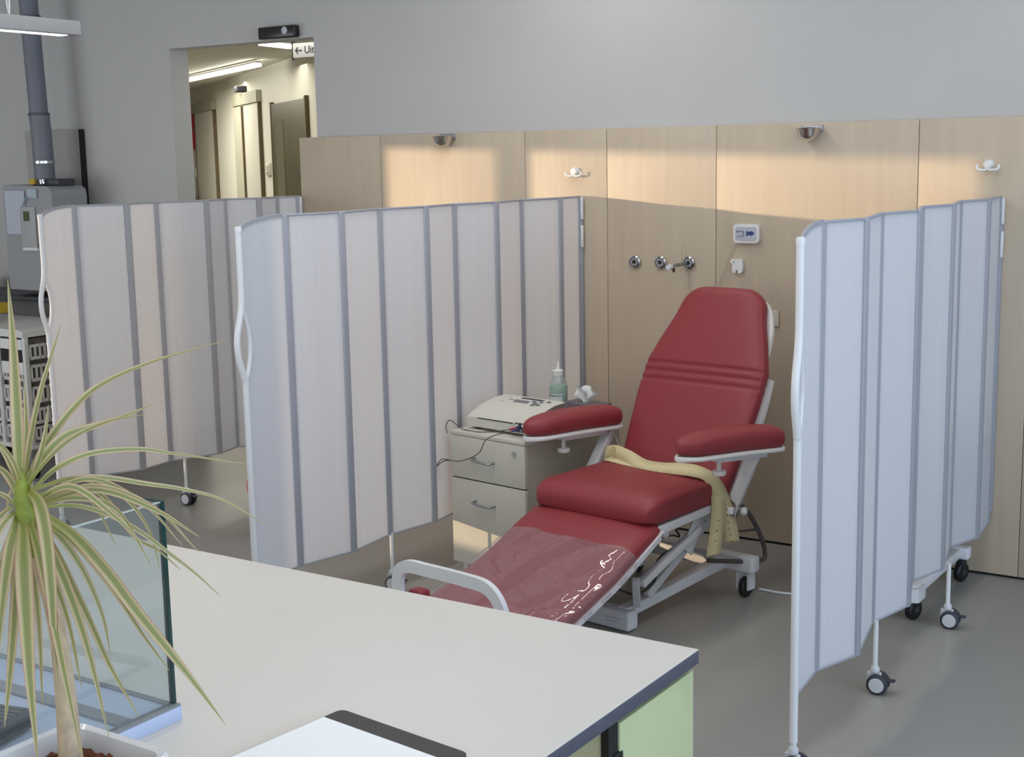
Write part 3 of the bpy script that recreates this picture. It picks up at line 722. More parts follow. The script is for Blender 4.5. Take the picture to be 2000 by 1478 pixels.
    for s in (-1, 1):
        strip('back_rail', [B0+X*s*.27+vB*.02-nB*.092, B0+X*s*.287+vB*.25-nB*.092, B0+X*s*.30+vB*.45-nB*.092, B0+X*s*.295+vB*.60-nB*.092], .03, .022, WMET, e, 5, ref=tuple(nB))
    barobj('back_cross', B0+X*-.27+vB*.3-nB*.10, B0+X*.27+vB*.3-nB*.10, .03, .02, WMET, e); barobj('back_cross', B0+X*-.27+vB*.60-nB*.10, B0+X*.27+vB*.60-nB*.10, .03, .02, WMET, e)
    tube('gas_strut', [(.10, .62, .62), (.10, .62, .30)], .014, DGREY, e, 12, 1)
    # arms
    def arm(p0, p1, s):
        p0 = Vector(p0); p1 = Vector(p1); D = p1-p0; L = D.length; D.normalize(); U = D.cross(Vector((0, 0, 1))).normalized(); N_ = U.cross(D)
        st = []
        for k in range(0, 41):
            q = k/40; q = .5-.5*math.cos(PI*q); d = q*L+.0005 if k == 0 else q*L
            d = min(max(d, .0006), L-.0006)
            half = interp(d/L, [0, .12, .35, .8, 1], [.050, .066, .074, .070, .062])
            w_ = half-rnd(d, .09, .055)*half/.06*1.0-rnd(L-d, .06, .05)
            t_ = .043+.008*math.sin(PI*min(1, d/L*.85))-rnd(d, .16, .026)-rnd(L-d, .08, .028)
            st.append((p0+D*d+N_*(.010*math.sin(PI*q)), U, N_, max(w_, .006), t_))
        pad = loft('arm_pad', st, RED, e, 2.5, 36)
        st = []
        for k in range(0, 31):
            q = .5-.5*math.cos(PI*k/30); d = min(max(q*L, .0006), L-.0006)
            half = interp(d/L, [0, .12, .35, .8, 1], [.050, .066, .074, .070, .062])+.002
            w_ = half-rnd(d, .09, .055)*half/.06-rnd(L-d, .06, .05)
            st.append((p0+D*d-N_*(.044-.010*math.sin(PI*q)*.6), U, N_, max(w_, .006), .010))
        loft('arm_tray', st, WPLA, pad, 5, 30)
        c = p0.lerp(p1, .42)-N_*.058
        barobj('arm_bracket', p0.lerp(p1, .36)-N_*.062, p0.lerp(p1, .84)-N_*.062, .05, .022, WMET, pad)
        k_ = p0.lerp(p1, .40)-N_*.072
        kb = bmesh.new(); lathe_bm(kb, [(0, 0), (.009, 0), (.009, -.034), (.026, -.036), (.028, -.044), (.026, -.054), (0, -.054)], 20, Matrix.Translation(k_)); autosmooth(from_bm('clamp_knob', kb, WPLA, pad))
        return p0.lerp(p1, .74)-N_*.066
    rA = arm((.345, .075, .752), (.49, .585, .732), 1)
    lA = arm((-.448, .105, .728), (-.350, .625, .720), -1)
    barobj('arm_post', rA, (.355, .47, .465), .05, .028, WMET, e, .004, (0, 1, 0)); barobj('arm_post', (-.362, .575, .655), (-.345, .375, .455), .05, .028, WMET, e, .004, (0, 1, 0))
    for s in (-1, 1):
        dy = 0 if s > 0 else -.08
        barobj('post_clamp', (s*.355, .478+dy, .480), (s*.345, .462+dy, .405), .046, .034, CHROME, e, .004, (0, 1, 0))
        lathe('release_knob', [(0, .03), (.014, .026), (.018, .012), (.010, 0), (0, 0)], WPLA, e, 16, axisM((s*.372, .485+dy, .425), (s, .3, 0)))
        barobj('post_mount', (s*.29, .44+dy, .43), (s*.36, .455+dy, .43), .03, .03, WMET, e)
    # base
    def fbar(name, x0_, x1_, y, z0, z1, hw, bev=.012): return box(name, (x0_, y-hw, z0), (x1_, y+hw, z1), WMET, e, bev)
    ff = fbar('front_foot', -.255, .175, .02, .004, .085, .035); ff['label'] = 'front cross foot with a faint printed plate'
    bm = bmesh.new()
    for i in range(4): bmbox(bm, (.065+.018*i, -.0156, .050), (.078+.018*i, -.0148, .0525)); 
    for i in range(3): bmbox(bm, (.065+.02*i, -.0156, .036), (.08+.02*i, -.0148, .038))
    from_bm('plate_print', bm, mat('faint_print', '#84868a', .6) if 'faint_print' not in bpy.data.materials else bpy.data.materials['faint_print'], ff)
    fbar('rear_beam', -.34, .345, .655, .115, .185, .032)
    for s in (-1, 1):
        barobj('base_rail', (s*.125, .02, .07), (s*.195, .66, .15), .05, .045, WMET, e, .004)
        barobj('lift_arm', (s*.165, .12, .125), (s*.235, .50, .40), .035, .035, WMET, e, .004)
        barobj('lift_arm', (s*.225, .0, .21), (s*.255, .36, .36), .032, .032, WMET, e, .004)
        barobj('lift_link', (s*.17, .05, .10), (s*.215, -.02, .23), .03, .03, WMET, e, .004)
        barobj('lift_plate', (s*.25, .28, .28), (s*.25, .40, .44), .075, .008, WMET, e, .002, (1, 0, 0))
        # casters on the rear beam
        x = s*.283
        ck = box('caster_fork', (x-.024, .662, .045), (x+.024, .694, .12), WMET, e, .008)
        bm = bmesh.new(); lathe_bm(bm, [(0, -.013), (.038, -.013), (.045, -.008), (.045, .008), (.038, .013), (0, .013)], 26, axisM((x+.004, .668, .045), (1, 0, 0))); autosmooth(from_bm('caster_wheel', bm, BLACK, ck))
        bm = bmesh.new(); bmbox(bm, (x-.030, .645, .035), (x-.020, .695, .11)); bmbox(bm, (x+.022, .645, .035), (x+.032, .695, .11)); from_bm('fork_cheek', bm, WMET, ck)
    tube('actuator', [(0, .06, .12), (0, .26, .22)], .030, mat('actuator_grey', '#8d8b84', .5) if 'actuator_grey' not in bpy.data.materials else bpy.data.materials['actuator_grey'], e, 16, 1)
    tube('actuator_rod', [(0, .26, .22), (0, .42, .30)], .012, CHROME, e, 12, 1)
    box('control_box', (-.13, .22, .29), (.08, .38, .38), mat('control_beige', '#a39a80', .55, noise=.1) if 'control_beige' not in bpy.data.materials else bpy.data.materials['control_beige'], e, .006)
    tube('gas_spring', [(.24, .06, .395), (.245, .38, .405)], .011, mat('spring_brown', '#6f6450', .5, noise=.15) if 'spring_brown' not in bpy.data.materials else bpy.data.materials['spring_brown'], e, 10, 1)
    tube('inner_cable', [(.10, .0, .17), (.16, .06, .14), (.19, .14, .18), (.15, .22, .24), (.2, .30, .30)], .005, CABLE, e, 8)
    tube('inner_cable', [(.15, .33, .36), (.20, .30, .33), (.22, .22, .355), (.20, .12, .36)], .004, CABLE, e, 8)
    # dark curved rear lever
    tube('rear_lever', [(.33, .55, .43), (.335, .62, .37), (.335, .70, .27), (.335, .74, .185), (.33, .72, .155), (.29, .62, .165), (.24, .45, .20)], .010, mat('lever_brown', '#55504c', .45, noise=.1) if 'lever_brown' not in bpy.data.materials else bpy.data.materials['lever_brown'], e, 10)
    tube('rear_lever', [(.335, .67, .30), (.30, .55, .31), (.26, .45, .32)], .006, bpy.data.materials['lever_brown'], e, 8)
    if full:
        def belt(pts, name='belt', wd=.05, ref=(0, 0, 1)):
            return strip(name, pts, wd, .003, BELT, e, 8, ref=ref)
        # belt across the rear of the seat
        def belt2(name, cen, wid, wdir):
            P_ = catmull(cen, 8); W_ = catmull(wdir, 8); bm = bmesh.new(); A = []; B = []; A2 = []; B2 = []
            for p, w_ in zip(P_, W_):
                w_ = Vector(w_).normalized(); A.append(bm.verts.new(p-w_*wid/2)); B.append(bm.verts.new(p+w_*wid/2))
            for i in range(len(A)-1): bm.faces.new((A[i], B[i], B[i+1], A[i+1]))
            me_o = from_bm(name, bm, BELT, e, True); s_ = me_o.modifiers.new('thick', 'SOLIDIFY'); s_.thickness = .003; return me_o
        b1 = belt2('belt', [(-.31, .47, .575), (-.24, .455, .592), (-.16, .425, .590), (-.06, .395, .578), (.04, .385, .578), (.14, .38, .586), (.23, .375, .588), (.295, .39, .562), (.325, .42, .48), (.340, .445, .38), (.348, .46, .295)], .066,
              [(0, .3, .95), (0, .3, .95), (0, .4, .9), (0, .9, .4), (0, .9, .4), (0, .8, .55), (.1, .8, .45), (.45, .8, .1), (.55, .75, 0), (.55, .75, 0), (.55, .75, .05)])
        b1['label'] = 'cream safety belt lying across the seat and hanging down'
        b2 = belt2('belt', [(-.26, .43, .572), (-.10, .405, .570), (.06, .40, .570), (.22, .41, .572), (.298, .41, .545), (.322, .40, .46), (.330, .375, .36), (.333, .345, .262)], .062,
              [(0, 1, .1), (0, 1, .1), (0, 1, .1), (0, 1, .1), (.4, 1, 0), (.5, .8, 0), (.5, .8, .1), (.5, .8, .1)])
        bm = bmesh.new()
        for i in range(6): lathe_bm(bm, [(0, .0022), (.0025, .002), (.0025, 0), (0, 0)], 8, axisM((.338+.002*i, .43+.005*i, .44-.028*i), (.8, -.58, .05)))
        from_bm('eyelet', bm, DARK, b1)
        bm = bmesh.new()
        for i in range(3): lathe_bm(bm, [(0, .0022), (.0025, .002), (.0025, 0), (0, 0)], 8, axisM((.330+.001*i, .385-.012*i, .40-.04*i), (.8, -.5, .05)))
        from_bm('eyelet', bm, DARK, b2)
        box('belt_button', (-.243, .41, .600), (-.235, .45, .625), BELT, b1, .003)
        st_ = tube('white_tie', [(-.335, .60, .70), (-.36, .585, .66), (-.345, .60, .62), (-.33, .61, .57)], .003, WPLA, e, 6)
    return e
chair = make_chair(True, 'red reclining treatment chair with plastic-covered leg rest beside the drawer pedestal')
o = tube('power_cord', [(-2.27, 5.33, .006), (-2.15, 5.33, .006), (-2.0, 5.40, .006), (-1.9, 5.60, .006), (-2.0, 5.9, .006)], .006, WPLA, None, 8); tag(o, 'white power cord on the floor behind the rear caster of the chair', 'cord')
sl = empty('footstool', (-4.56, 4.94, 0), R(-8), 'low red padded footstool almost hidden behind the front post of the middle screen', 'stool')
box('seat', (-.21, -.15, .22), (.21, .15, .32), RED, sl, .03)
box('frame', (-.19, -.13, .19), (.19, .13, .222), WMET, sl, .004)
for x in (-.17, .15):
    for y in (-.11, .09): box('leg', (x, y, 0), (x+.022, y+.022, .19), WMET, sl, .003)

# ================================================================== OVERBED TABLE
ob = empty('overbed_table', (-1.60, 5.55, 0), 0, 'white wheeled table base with black casters showing under the right screen', 'table')
box('base_beam', (-.04, -.30, .105), (.035, .38, .15), WMET, ob, .012)
st = []
prism('front_foot', [(-.22, -.03), (-.05, -.03), (.0, -.075), (.045, -.06), (.045, .03), (-.22, .03)], .055, (0, -.26, .118), (1, 0, 0), (0, 1, 0), WMET, ob)
box('rear_foot', (-.22, .31, .10), (.065, .37, .155), WMET, ob, .012)
box('column', (-.035, -.02, .15), (.025, .05, .74), WMET, ob, .006)
box('table_top', (-.45, -.35, .76), (.03, .36, .785), WPLA, ob, .008); box('top_bracket', (-.20, -.05, .735), (.02, .08, .76), WMET, ob)
for x, y in ((.005, -.255), (-.19, -.25), (.03, .335), (-.19, .33)):
    w_ = lathe('caster_wheel', [(0, -.016), (.034, -.016), (.042, -.010), (.042, .010), (.034, .016), (0, .016)], BLACK, ob, 26, axisM((x, y, .042), (1, -.35, 0)))
    lathe('wheel_cap', [(0, .018), (.014, .018), (.014, .016), (0, .016)], DGREY, w_, 16, axisM((x, y, .042), (1, -.35, 0)))
    box('caster_hood', (x-.018, y-.022, .055), (x+.018, y+.025, .102), BLACK, ob, .008)

# ================================================================== DRAWER PEDESTAL
pd = empty('drawer_pedestal', (-3.565, 4.885, 0), R(-9), 'off-white drawer pedestal between the middle screen and the chair', 'cabinet')
PW, PD_, PH = .445, .66, .66
box('carcass', (.004, .02, .055), (PW-.004, PD_, PH-.018), PED_SHADED, pd, .002)
box('top_board', (0, .0, PH-.018), (PW, PD_+.002, PH), PEDW, pd, .003)
dr = []
for z0, z1, nm in ((.452, .640, 'a'), (.058, .446, 'b')):
    d = box('drawer', (.001, .0, z0), (PW-.001, .019, z1), PEDW, pd, .0015)
    zc = z1-.100 if nm == 'a' else z1-.100
    tube('drawer_handle', [(.152, .0, zc+.012), (.152, -.022, zc+.010), (.160, -.030, zc+.008), (.205, -.034, zc+.004), (.250, -.034, zc+.002), (.262, -.026, zc+.002), (.264, .0, zc+.004)], .0052, STEEL, d, 10)
bx = pd.children
lk = lathe('lock', [(0, -.004), (.004, -.004), (.0045, -.006), (.0105, -.006), (.012, 0), (0, 0)], CHROME, pd, 20, axisM((.385, .0, .600), (0, 1, 0)))
box('drawer_gap', (.006, .008, .44), (PW-.006, .02, .458), DARK, pd)
for x in (.03, PW-.06):
    for y in (.03, PD_-.07):
        box('foot', (x, y, .0), (x+.03, y+.03, .056), STEEL, pd, .003)

# ECG recorder
def pedp(x, y, z=0): return Vector((-3.565, 4.885, 0))+Matrix.Rotation(R(-9), 3, 'Z') @ Vector((x, y, z))
ek = empty('ecg_recorder', pedp(.035, .075, PH), R(-9), 'off-white ECG recorder with a sloping lid on top of the pedestal', 'medical device')
prof = [(0, .012), (.0, .052), (.012, .062), (.06, .082), (.13, .102), (.21, .115), (.30, .118), (.31, .10), (.31, .012)]
W_ = .40
bm = bmesh.new()
secs = [(0, .88), (.02, .97), (.05, 1), (W_-.02, 1), (W_, .985)]
rings = []
for x, k in secs: rings.append([bm.verts.new((x, .155+(y-.155)*(.97+.03*k if k < 1 else 1), .012+(z-.012)*k)) for y, z in prof])
for A, B in zip(rings, rings[1:]):
    for j in range(len(prof)): bm.faces.new((A[j], A[(j+1) % len(prof)], B[(j+1) % len(prof)], B[j]))
bm.faces.new(rings[0]); bm.faces.new(list(reversed(rings[-1])))
autosmooth(from_bm('body', bm, EKG, ek), 30)
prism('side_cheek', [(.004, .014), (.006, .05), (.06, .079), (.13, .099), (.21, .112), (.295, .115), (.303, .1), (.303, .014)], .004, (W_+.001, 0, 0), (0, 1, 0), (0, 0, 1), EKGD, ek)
for y in (.03, .26):
    for x in (.03, .35): box('foot', (x, y, 0), (x+.025, y+.02, .014), DGREY, ek)
box('paper_slot', (.07, -.003, .049), (.285, .002, .0525), DARK, ek); box('front_plate', (.065, -.002, .018), (.29, .004, .046), EKG, ek)
def lid(x, y): return Vector((x, y, interp(y, [.012, .06, .13, .21, .30], [.062, .082, .102, .115, .118])+.0005))
def lidbox(name, x0_, x1_, y0_, y1_, mt, h=.002):
    bm = bmesh.new(); v = [lid(x0_, y0_), lid(x1_, y0_), lid(x1_, y1_), lid(x0_, y1_)]
    lo = [bm.verts.new(p) for p in v]; hi = [bm.verts.new(p+Vector((0, 0, h))) for p in v]
    bm.faces.new(lo); bm.faces.new(hi)
    for i in range(4): bm.faces.new((lo[i], lo[(i+1) % 4], hi[(i+1) % 4], hi[i]))
    return from_bm(name, bm, mt, ek)
lidbox('display_bezel', .165, .315, .215, .275, WPLA, .002)
lidbox('display', .175, .305, .232, .262, DGREY, .0035)
lidbox('function_strip', .165, .25, .175, .205, STEEL, .002)
kb = mat('key_grey', '#77797c', .5)
for i, (a, c) in enumerate(((.265, .20), (.285, .18), (.305, .205), (.285, .155), (.31, .165), (.335, .23))):
    lidbox('key', a, a+.018, c, c+.014, kb, .004)
lidbox('lid_seam', .10, .103, .16, .26, GREYSTRIP, .001); lidbox('lid_mark', .125, .15, .20, .206, GREYSTRIP, .001)
cb = box('connector_block', (.30, -.004, .018), (.385, .004, .056), DGREY, ek, .002)
rd = random.Random(5)
for i, (x, z, mt) in enumerate(((.312, .045, WPLA), (.330, .040, BLUEP), (.348, .046, WPLA), (.365, .042, REDP), (.338, .026, STEEL), (.358, .028, REDP))):
    lathe('socket', [(0, .006), (.006, .005), (.007, 0), (0, 0)], mt, cb, 12, axisM((x, -.004, z), (0, -1, 0)))
def ekp(x, y, z): return Vector(ek.location)+Matrix.Rotation(R(-9), 3, 'Z') @ Vector((x*.97, y*.74 if y > 0 else y, z*1.08))
pl1 = empty('lead_cable', ekp(.30, -.02, .03), 0, 'thin dark cable with a red plug looping off the recorder to the left', 'cable', 'recorder cables')
l0 = Vector(pl1.location)
tube('wire', [Vector(v)-l0 for v in (ekp(.290, -.025, .03), ekp(.24, -.05, .02), ekp(.15, -.07, .010), pedp(.11, .02, PH+.006), pedp(.045, .03, PH+.006), pedp(-.01, .03, PH+.03), pedp(-.035, .03, PH+.035), pedp(-.045, .02, PH+.01), pedp(-.03, .01, PH-.02))], .0021, CABLE, pl1, 8)
tube('plug', [Vector(v)-l0 for v in (ekp(.312, -.008, .034), ekp(.290, -.026, .03))], .005, REDP, pl1, 10, 1)
pl2 = empty('lead_cable', ekp(.32, -.02, .03), 0, 'thin dark cable with a blue plug drooping over the upper drawer front', 'cable', 'recorder cables')
l0 = Vector(pl2.location)
tube('wire', [Vector(v)-l0 for v in (ekp(.310, -.03, .026), ekp(.25, -.125, .004), pedp(.22, -.05, .59), pedp(.12, -.06, .545), pedp(.03, -.06, .535), pedp(-.03, -.06, .50), pedp(-.055, -.06, .46), pedp(-.05, -.06, .435), pedp(-.03, -.06, .50), pedp(.0, -.06, .535), pedp(.04, -.05, .538))], .0021, CABLE, pl2, 8)
tube('plug', [Vector(v)-l0 for v in (ekp(.328, -.008, .032), ekp(.308, -.032, .026))], .005, BLUEP, pl2, 10, 1)

ek.scale = (.97, .74, 1.08)
# gel bottle
bo = empty('gel_bottle', (-3.335, 5.44, PH), 0, 'clear squeeze bottle of green gel with a white nozzle behind the recorder', 'bottle')
lathe('bottle_body', [(0, .001), (.034, .002), (.0365, .01), (.0365, .125), (.034, .145), (.024, .172), (.0165, .186), (.0165, .190)], BOTTLE, bo, 32)
lathe('gel', [(0, .004), (.0345, .005), (.0352, .012), (.0352, .136), (0, .136)], GEL, bo, 32)
lathe('cap', [(.0170, .182), (.020, .184), (.0195, .200), (.021, .204), (.019, .209), (.008, .213), (.0055, .228), (.0042, .243), (.003, .247), (0, .247)], WPLA, bo, 24)
box('cap_hook', (-.030, -.005, .198), (-.018, .005, .205), WPLA, bo, .002)
bm = bmesh.new(); nl = 18; rr_ = .0372; vv = []
for i in range(nl+1):
    a = R(-150+115*i/nl); vv.append((bm.verts.new((rr_*math.cos(a), rr_*math.sin(a), .022)), bm.verts.new((rr_*math.cos(a), rr_*math.sin(a), .100))))
for i in range(nl): bm.faces.new((vv[i][0], vv[i+1][0], vv[i+1][1], vv[i][1]))
lb = from_bm('bottle_label', bm, mat('label_pale', '#cfd8d8', .5, noise=.01), bo, True)
for i, chh in enumerate('DECERNSON'):
    a = R(-143+12*i); text('letter', chh, .0135, (.0376*math.cos(a), .0376*math.sin(a), .0905), (R(90), 0, a+R(90)), INK, lb, .0002)
box('bottle_foot', (-.03, -.03, -.0005), (.03, .03, .001), mat('foot_green', '#9db8a8', .5), bo)
bo.scale = (1.17, 1.17, 1.0)
# tissue box
tb = empty('tissue_box', (-3.185, 5.45, PH), R(-9), 'dark flat tissue box with a white tissue pulled up behind the left arm pad', 'tissue box')
box('box_body', (-.10, -.055, 0), (.10, .055, .066), mat('box_purple_grey', '#6c666e', .5, noise=.1), tb, .002); box('box_lip', (-.101, -.0565, .0), (.101, -.055, .02), DARK, tb)
bm = bmesh.new(); rr = random.Random(2); G = []
for i in range(13):
    row = []
    for j in range(13):
        u = -1+2*j/12; v = i/12
        w_ = .016+.046*math.sin(min(1, v*1.15)*PI*.55)
        row.append(bm.verts.new((u*w_+.006*math.sin(7*v+3), -.004+.014*math.sin(5*u+6*v)+.010*math.cos(9*u-4*v)*v-.018*v, .062+.082*v*(1-.16*u*u)+.006*math.sin(8*u))))
    G.append(row)
for i in range(12):
    for j in range(12): bm.faces.new((G[i][j], G[i][j+1], G[i+1][j+1], G[i+1][j]))
from_bm('tissue', bm, TISSUE, tb, True)
gc = box('small_carton', (-.035, -.02, 0), (.035, .02, .030), GREENBOX, None, .002); gc.location = (-3.25, 5.375, PH); gc.rotation_euler = (0, 0, R(-9)); tag(gc, 'small pale green carton lying between the bottle and the tissue box', 'carton')

# ================================================================== COUNTER
ct = empty('counter', (-1.13, 2.36, 0), 0, 'large off-white laboratory counter in the foreground with a slate-blue edge', 'counter')
box('worktop', (-2.9, -2.1, .872), (0, 0, .900), CEDGE, ct, .003)
box('laminate', (-2.899, -2.099, .8995), (-.001, -.001, .9015), CTOP, ct, .0008)
box('cabinet_body', (-2.85, -2.05, .06), (-.045, -.035, .872), DGREY, ct)
box('end_panel', (-.045, -.305, .04), (-.010, -.006, .858), GREEN, ct, .0015)
box('end_panel', (-.060, -1.20, .04), (-.030, -.335, .862), OLIVE, ct, .0015)
box('finger_recess', (-.044, -.340, .04), (-.014, -.306, .862), DARK, ct); box('finger_recess', (-.03, -.325, .74), (-.008, -.295, .805), DARK, ct, .004)
box('back_panel', (-2.8, -.035, .06), (-.05, -.012, .86), OLIVE, ct)
# tablet-like pad with a white sheet
M_ = Matrix.Translation((-1.530, 1.752, .9015)) @ Matrix.Rotation(R(-6.5), 4, 'Z')
pb = empty('clipboard', (-1.530, 1.752, .9015), R(-6.5), 'black board holding a white sheet on the counter at the bottom edge', 'board')
pr = [(.012, -.001), (.004, -.004), (0, -.012), (0, -.42), (.30, -.42), (.30, -.012), (.296, -.004), (.288, -.001)]
prism('board', pr, .010, (0, 0, .005), (1, 0, 0), (0, 1, 0), SLATE, pb)
prism('white_sheet', [(.003, -.046), (.003, -.415), (.297, -.415), (.297, -.046)], .0012, (0, 0, .0108), (1, 0, 0), (0, 1, 0), PAPER, pb)
# glass box
gb = empty('glass_box', (-1.775, 1.585, .9015), 0, 'open clear glass box with dark green edges on a white base board', 'glass box')
box('base_board', (-.75, -.36, 0), (.018, .004, .026), BASEBLUE, gb, .001)
box('grey_channel', (-.004, -.36, .026), (.017, .003, .030), GREYSTRIP, gb); box('grey_channel', (-.75, -.118, .0262), (-.006, -.088, .030), GREYSTRIP, gb); box('grey_channel', (-.75, -.01, .0262), (-.006, .001, .029), GREYSTRIP, gb)
box('glass_pane', (-.75, -.005, .030), (-.0005, .001, .392), GLASS, gb); box('glass_pane', (.001, -.36, .030), (.007, -.006, .392), GLASS, gb)
box('glass_edge', (-.001, -.006, .030), (.008, .0015, .394), GEDGE, gb)
box('glass_edge', (-.75, -.005, .392), (-.001, .001, .3945), GEDGE, gb); box('glass_edge', (.001, -.36, .392), (.007, -.006, .3935), mat('pale_edge', '#b9c4c4', .3), gb)
nb = empty('ribbed_tray', (-1.955, 1.335, .9315), R(14), 'black ribbed plastic tray lying inside the glass box at the lower left corner', 'tray')
box('tray', (-.16, -.09, 0), (.07, .04, .034), BLACK, nb, .006)
for i in range(9): box('rib', (-.155, -.085+.013*i, .034), (.065, -.078+.013*i, .038), DGREY, nb)

# ================================================================== PLANT
pp = empty('potted_dracaena', (-1.445, 1.095, .9015), 0, 'striped dracaena with long arching leaves in a square white pot, left foreground', 'plant')
PL = Vector(pp.location)
def rr_ring(hw, z, r=.03): return [(x, y, z) for x, y in rrect(hw*2, hw*2, r, 5)]
bm = bmesh.new(); rings = []
for hw, z in ((.072, 0), (.074, .004), (.098, .165), (.104, .172), (.105, .186), (.101, .190), (.094, .186), (.090, .165), (.088, .150)):
    rings.append([bm.verts.new(p) for p in rr_ring(hw, z, .028)])
for A, B in zip(rings, rings[1:]):
    for j in range(len(A)): bm.faces.new((A[j], A[(j+1) % len(A)], B[(j+1) % len(A)], B[j]))
bm.faces.new(rings[0])
autosmooth(from_bm('pot', bm, CERAM, pp), 40)
bm = bmesh.new(); rr = random.Random(9); GR = []
for i in range(25):
    GR.append([bm.verts.new((-.089+.178*j/24, -.089+.178*i/24, .160+rr.uniform(-.004, .006))) for j in range(25)])
for i in range(24):
    for j in range(24): bm.faces.new((GR[i][j], GR[i][j+1], GR[i+1][j+1], GR[i+1][j]))
so = from_bm('soil', bm, SOIL, pp); so['kind'] = 'stuff'
tube('stalk', [Vector(v)-PL for v in ((-1.478, 1.135, 1.05), (-1.482, 1.138, 1.11), (-1.500, 1.15, 1.19), (-1.530, 1.165, 1.26), (-1.562, 1.17, 1.33), (-1.580, 1.17, 1.385))], .012, STALK, pp, 14, 6, scale=[lerp(1.45, .55, i/30) for i in range(31)])
tube('crown', [Vector(v)-PL for v in ((-1.562, 1.17, 1.335), (-1.578, 1.17, 1.38), (-1.586, 1.17, 1.42), (-1.588, 1.172, 1.455))], .0125, CROWN, pp, 12, 5, scale=[lerp(.7, 1.0, min(1, i/6))*(1 if i < 9 else lerp(1, .3, (i-9)/6)) for i in range(16)])
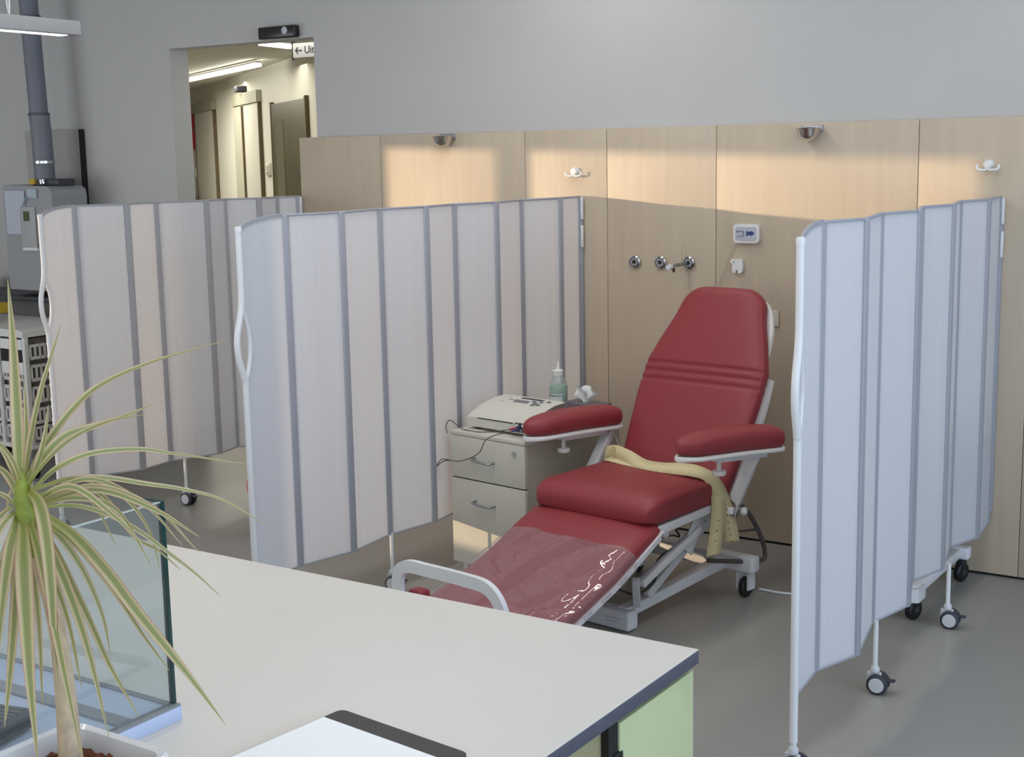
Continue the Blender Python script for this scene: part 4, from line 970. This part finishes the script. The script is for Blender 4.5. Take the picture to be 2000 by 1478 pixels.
LEAVES = [([(-1.589, 1.17, 1.422), (-1.603, 1.184, 1.492), (-1.616, 1.196, 1.561), (-1.63, 1.208, 1.637), (-1.645, 1.218, 1.711)], 0.0169), ([(-1.585, 1.175, 1.43), (-1.621, 1.215, 1.477), (-1.645, 1.26, 1.549), (-1.652, 1.309, 1.639)], 0.0099), ([(-1.584, 1.176, 1.434), (-1.6, 1.222, 1.474), (-1.599, 1.274, 1.52), (-1.591, 1.325, 1.551), (-1.552, 1.39, 1.578), (-1.483, 1.469, 1.603)], 0.0106), ([(-1.581, 1.178, 1.432), (-1.582, 1.212, 1.47), (-1.577, 1.244, 1.491), (-1.562, 1.278, 1.499), (-1.542, 1.312, 1.508), (-1.514, 1.35, 1.523)], 0.012), ([(-1.58, 1.18, 1.437), (-1.549, 1.194, 1.474), (-1.514, 1.212, 1.503), (-1.471, 1.234, 1.523), (-1.43, 1.255, 1.531)], 0.0071), ([(-1.577, 1.178, 1.422), (-1.592, 1.235, 1.443), (-1.587, 1.295, 1.454), (-1.564, 1.36, 1.45), (-1.546, 1.413, 1.435), (-1.478, 1.491, 1.411)], 0.0085), ([(-1.576, 1.179, 1.425), (-1.58, 1.241, 1.427), (-1.575, 1.301, 1.418), (-1.552, 1.365, 1.397), (-1.536, 1.42, 1.379), (-1.509, 1.477, 1.352), (-1.471, 1.53, 1.302)], 0.0078), ([(-1.576, 1.18, 1.427), (-1.548, 1.234, 1.434), (-1.525, 1.276, 1.411), (-1.515, 1.304, 1.381), (-1.507, 1.325, 1.335), (-1.506, 1.336, 1.281)], 0.0064), ([(-1.571, 1.182, 1.42), (-1.539, 1.26, 1.409), (-1.525, 1.307, 1.337), (-1.521, 1.349, 1.304), (-1.515, 1.383, 1.267)], 0.0056), ([(-1.567, 1.181, 1.402), (-1.546, 1.229, 1.396), (-1.523, 1.271, 1.374), (-1.503, 1.307, 1.342), (-1.487, 1.338, 1.308), (-1.468, 1.367, 1.274), (-1.447, 1.394, 1.235)], 0.0071), ([(-1.581, 1.177, 1.427), (-1.538, 1.162, 1.414), (-1.501, 1.141, 1.378), (-1.469, 1.118, 1.319), (-1.443, 1.097, 1.274), (-1.417, 1.078, 1.216)], 0.0183), ([(-1.57, 1.179, 1.399), (-1.522, 1.198, 1.368), (-1.477, 1.213, 1.32), (-1.432, 1.227, 1.261), (-1.39, 1.24, 1.21), (-1.352, 1.252, 1.162), (-1.314, 1.264, 1.111)], 0.0169), ([(-1.566, 1.179, 1.388), (-1.527, 1.209, 1.346), (-1.489, 1.234, 1.283), (-1.454, 1.253, 1.216), (-1.425, 1.27, 1.164)], 0.0078), ([(-1.584, 1.168, 1.392), (-1.537, 1.129, 1.34), (-1.494, 1.095, 1.286), (-1.453, 1.063, 1.213), (-1.411, 1.034, 1.116)], 0.0226), ([(-1.578, 1.172, 1.392), (-1.511, 1.138, 1.342), (-1.454, 1.106, 1.29), (-1.4, 1.077, 1.219), (-1.345, 1.052, 1.125)], 0.0141), ([(-1.574, 1.174, 1.389), (-1.53, 1.172, 1.341), (-1.49, 1.168, 1.279), (-1.455, 1.162, 1.208), (-1.419, 1.153, 1.111)], 0.0141), ([(-1.563, 1.18, 1.381), (-1.526, 1.184, 1.324), (-1.486, 1.189, 1.252), (-1.454, 1.192, 1.191), (-1.413, 1.201, 1.123)], 0.0113), ([(-1.59, 1.164, 1.392), (-1.565, 1.128, 1.351), (-1.542, 1.095, 1.292), (-1.522, 1.062, 1.207)], 0.0155), ([(-1.593, 1.163, 1.396), (-1.58, 1.129, 1.384), (-1.577, 1.093, 1.343)], 0.0099), ([(-1.597, 1.162, 1.403), (-1.632, 1.166, 1.383), (-1.676, 1.153, 1.343)], 0.0085), ([(-1.592, 1.168, 1.42), (-1.641, 1.187, 1.44), (-1.693, 1.192, 1.455)], 0.0099), ([(-1.59, 1.172, 1.431), (-1.62, 1.175, 1.47), (-1.657, 1.171, 1.514)], 0.0085), ([(-1.587, 1.173, 1.427), (-1.576, 1.155, 1.468), (-1.572, 1.135, 1.496), (-1.571, 1.116, 1.506)], 0.0078), ([(-1.588, 1.165, 1.387), (-1.546, 1.121, 1.305), (-1.513, 1.079, 1.217), (-1.489, 1.045, 1.15)], 0.0141), ([(-1.574, 1.174, 1.387), (-1.566, 1.192, 1.312), (-1.553, 1.207, 1.227), (-1.544, 1.213, 1.132)], 0.0099), ([(-1.587, 1.166, 1.39), (-1.595, 1.154, 1.361), (-1.608, 1.137, 1.313), (-1.624, 1.114, 1.251)], 0.0106), ([(-1.579, 1.174, 1.406), (-1.616, 1.237, 1.4), (-1.632, 1.299, 1.391), (-1.627, 1.354, 1.359)], 0.0049), ([(-1.594, 1.164, 1.406), (-1.676, 1.204, 1.402), (-1.754, 1.222, 1.396)], 0.0071), ([(-1.588, 1.172, 1.427), (-1.632, 1.215, 1.454), (-1.673, 1.251, 1.495), (-1.711, 1.282, 1.556)], 0.0106), ([(-1.582, 1.176, 1.427), (-1.583, 1.198, 1.459), (-1.587, 1.216, 1.495), (-1.594, 1.231, 1.535)], 0.0085), ([(-1.581, 1.169, 1.387), (-1.577, 1.173, 1.308), (-1.573, 1.172, 1.22), (-1.57, 1.165, 1.117)], 0.0099), ([(-1.572, 1.177, 1.395), (-1.561, 1.203, 1.361), (-1.542, 1.227, 1.306), (-1.526, 1.243, 1.236), (-1.522, 1.25, 1.174)], 0.0092)]
def make_leaf(pts, width, k):
    P = catmull([Vector(p)-PL for p in pts], 7); n = len(P)
    bm = bmesh.new(); uvl = bm.loops.layers.uv.new('UVMap'); rows = []
    view = Vector((0.55, -.75, .35)); tw = [.0, .35, -.3, .15, -.15][k % 5]
    for i, p in enumerate(P):
        t = i/(n-1); d = (P[min(i+1, n-1)]-P[max(i-1, 0)]).normalized()
        s = d.cross(view).normalized(); nn = s.cross(d).normalized()
        a = tw*math.sin(3*t+k); s2 = s*math.cos(a)+nn*math.sin(a); n2 = s2.cross(d).normalized()
        w_ = width*.5*(min(1, .45+t*2.2) if t < .25 else 1)*(1-max(0, (t-.35)/.65)**1.6)+.0004
        rows.append([bm.verts.new(p-s2*w_+n2*w_*.35), bm.verts.new(p-s2*w_*.5+n2*w_*.08), bm.verts.new(p), bm.verts.new(p+s2*w_*.5+n2*w_*.08), bm.verts.new(p+s2*w_+n2*w_*.35)])
    for i in range(n-1):
        for j in range(4):
            f = bm.faces.new((rows[i][j], rows[i][j+1], rows[i+1][j+1], rows[i+1][j]))
            for lp, (u, v) in zip(f.loops, ((j/4, i/(n-1)), ((j+1)/4, i/(n-1)), ((j+1)/4, (i+1)/(n-1)), (j/4, (i+1)/(n-1)))): lp[uvl].uv = (u, v)
    me = bpy.data.meshes.new('leaf'); bm.to_mesh(me); bm.free()
    return link('leaf', me, LEAF, pp, True)
for k, (pts, wd) in enumerate(LEAVES): make_leaf(pts, wd, k)
# shorter leaves on the far side of the crown, spreading away from the camera
rr = random.Random(21)
for k in range(8):
    a = R(20+rr.uniform(0, 150)); c0 = Vector((-1.585, 1.172, 1.40)); L_ = rr.uniform(.14, .24)
    d = Vector((math.cos(a), math.sin(a), 0)); e_ = rr.uniform(.1, .9)
    make_leaf([c0, c0+d*L_*.4+Vector((0, 0, .06*e_)), c0+d*L_*.75+Vector((0, 0, .03*e_-.02)), c0+d*L_+Vector((0, 0, -.04-.06*rr.random()))], rr.uniform(.006, .010), k)
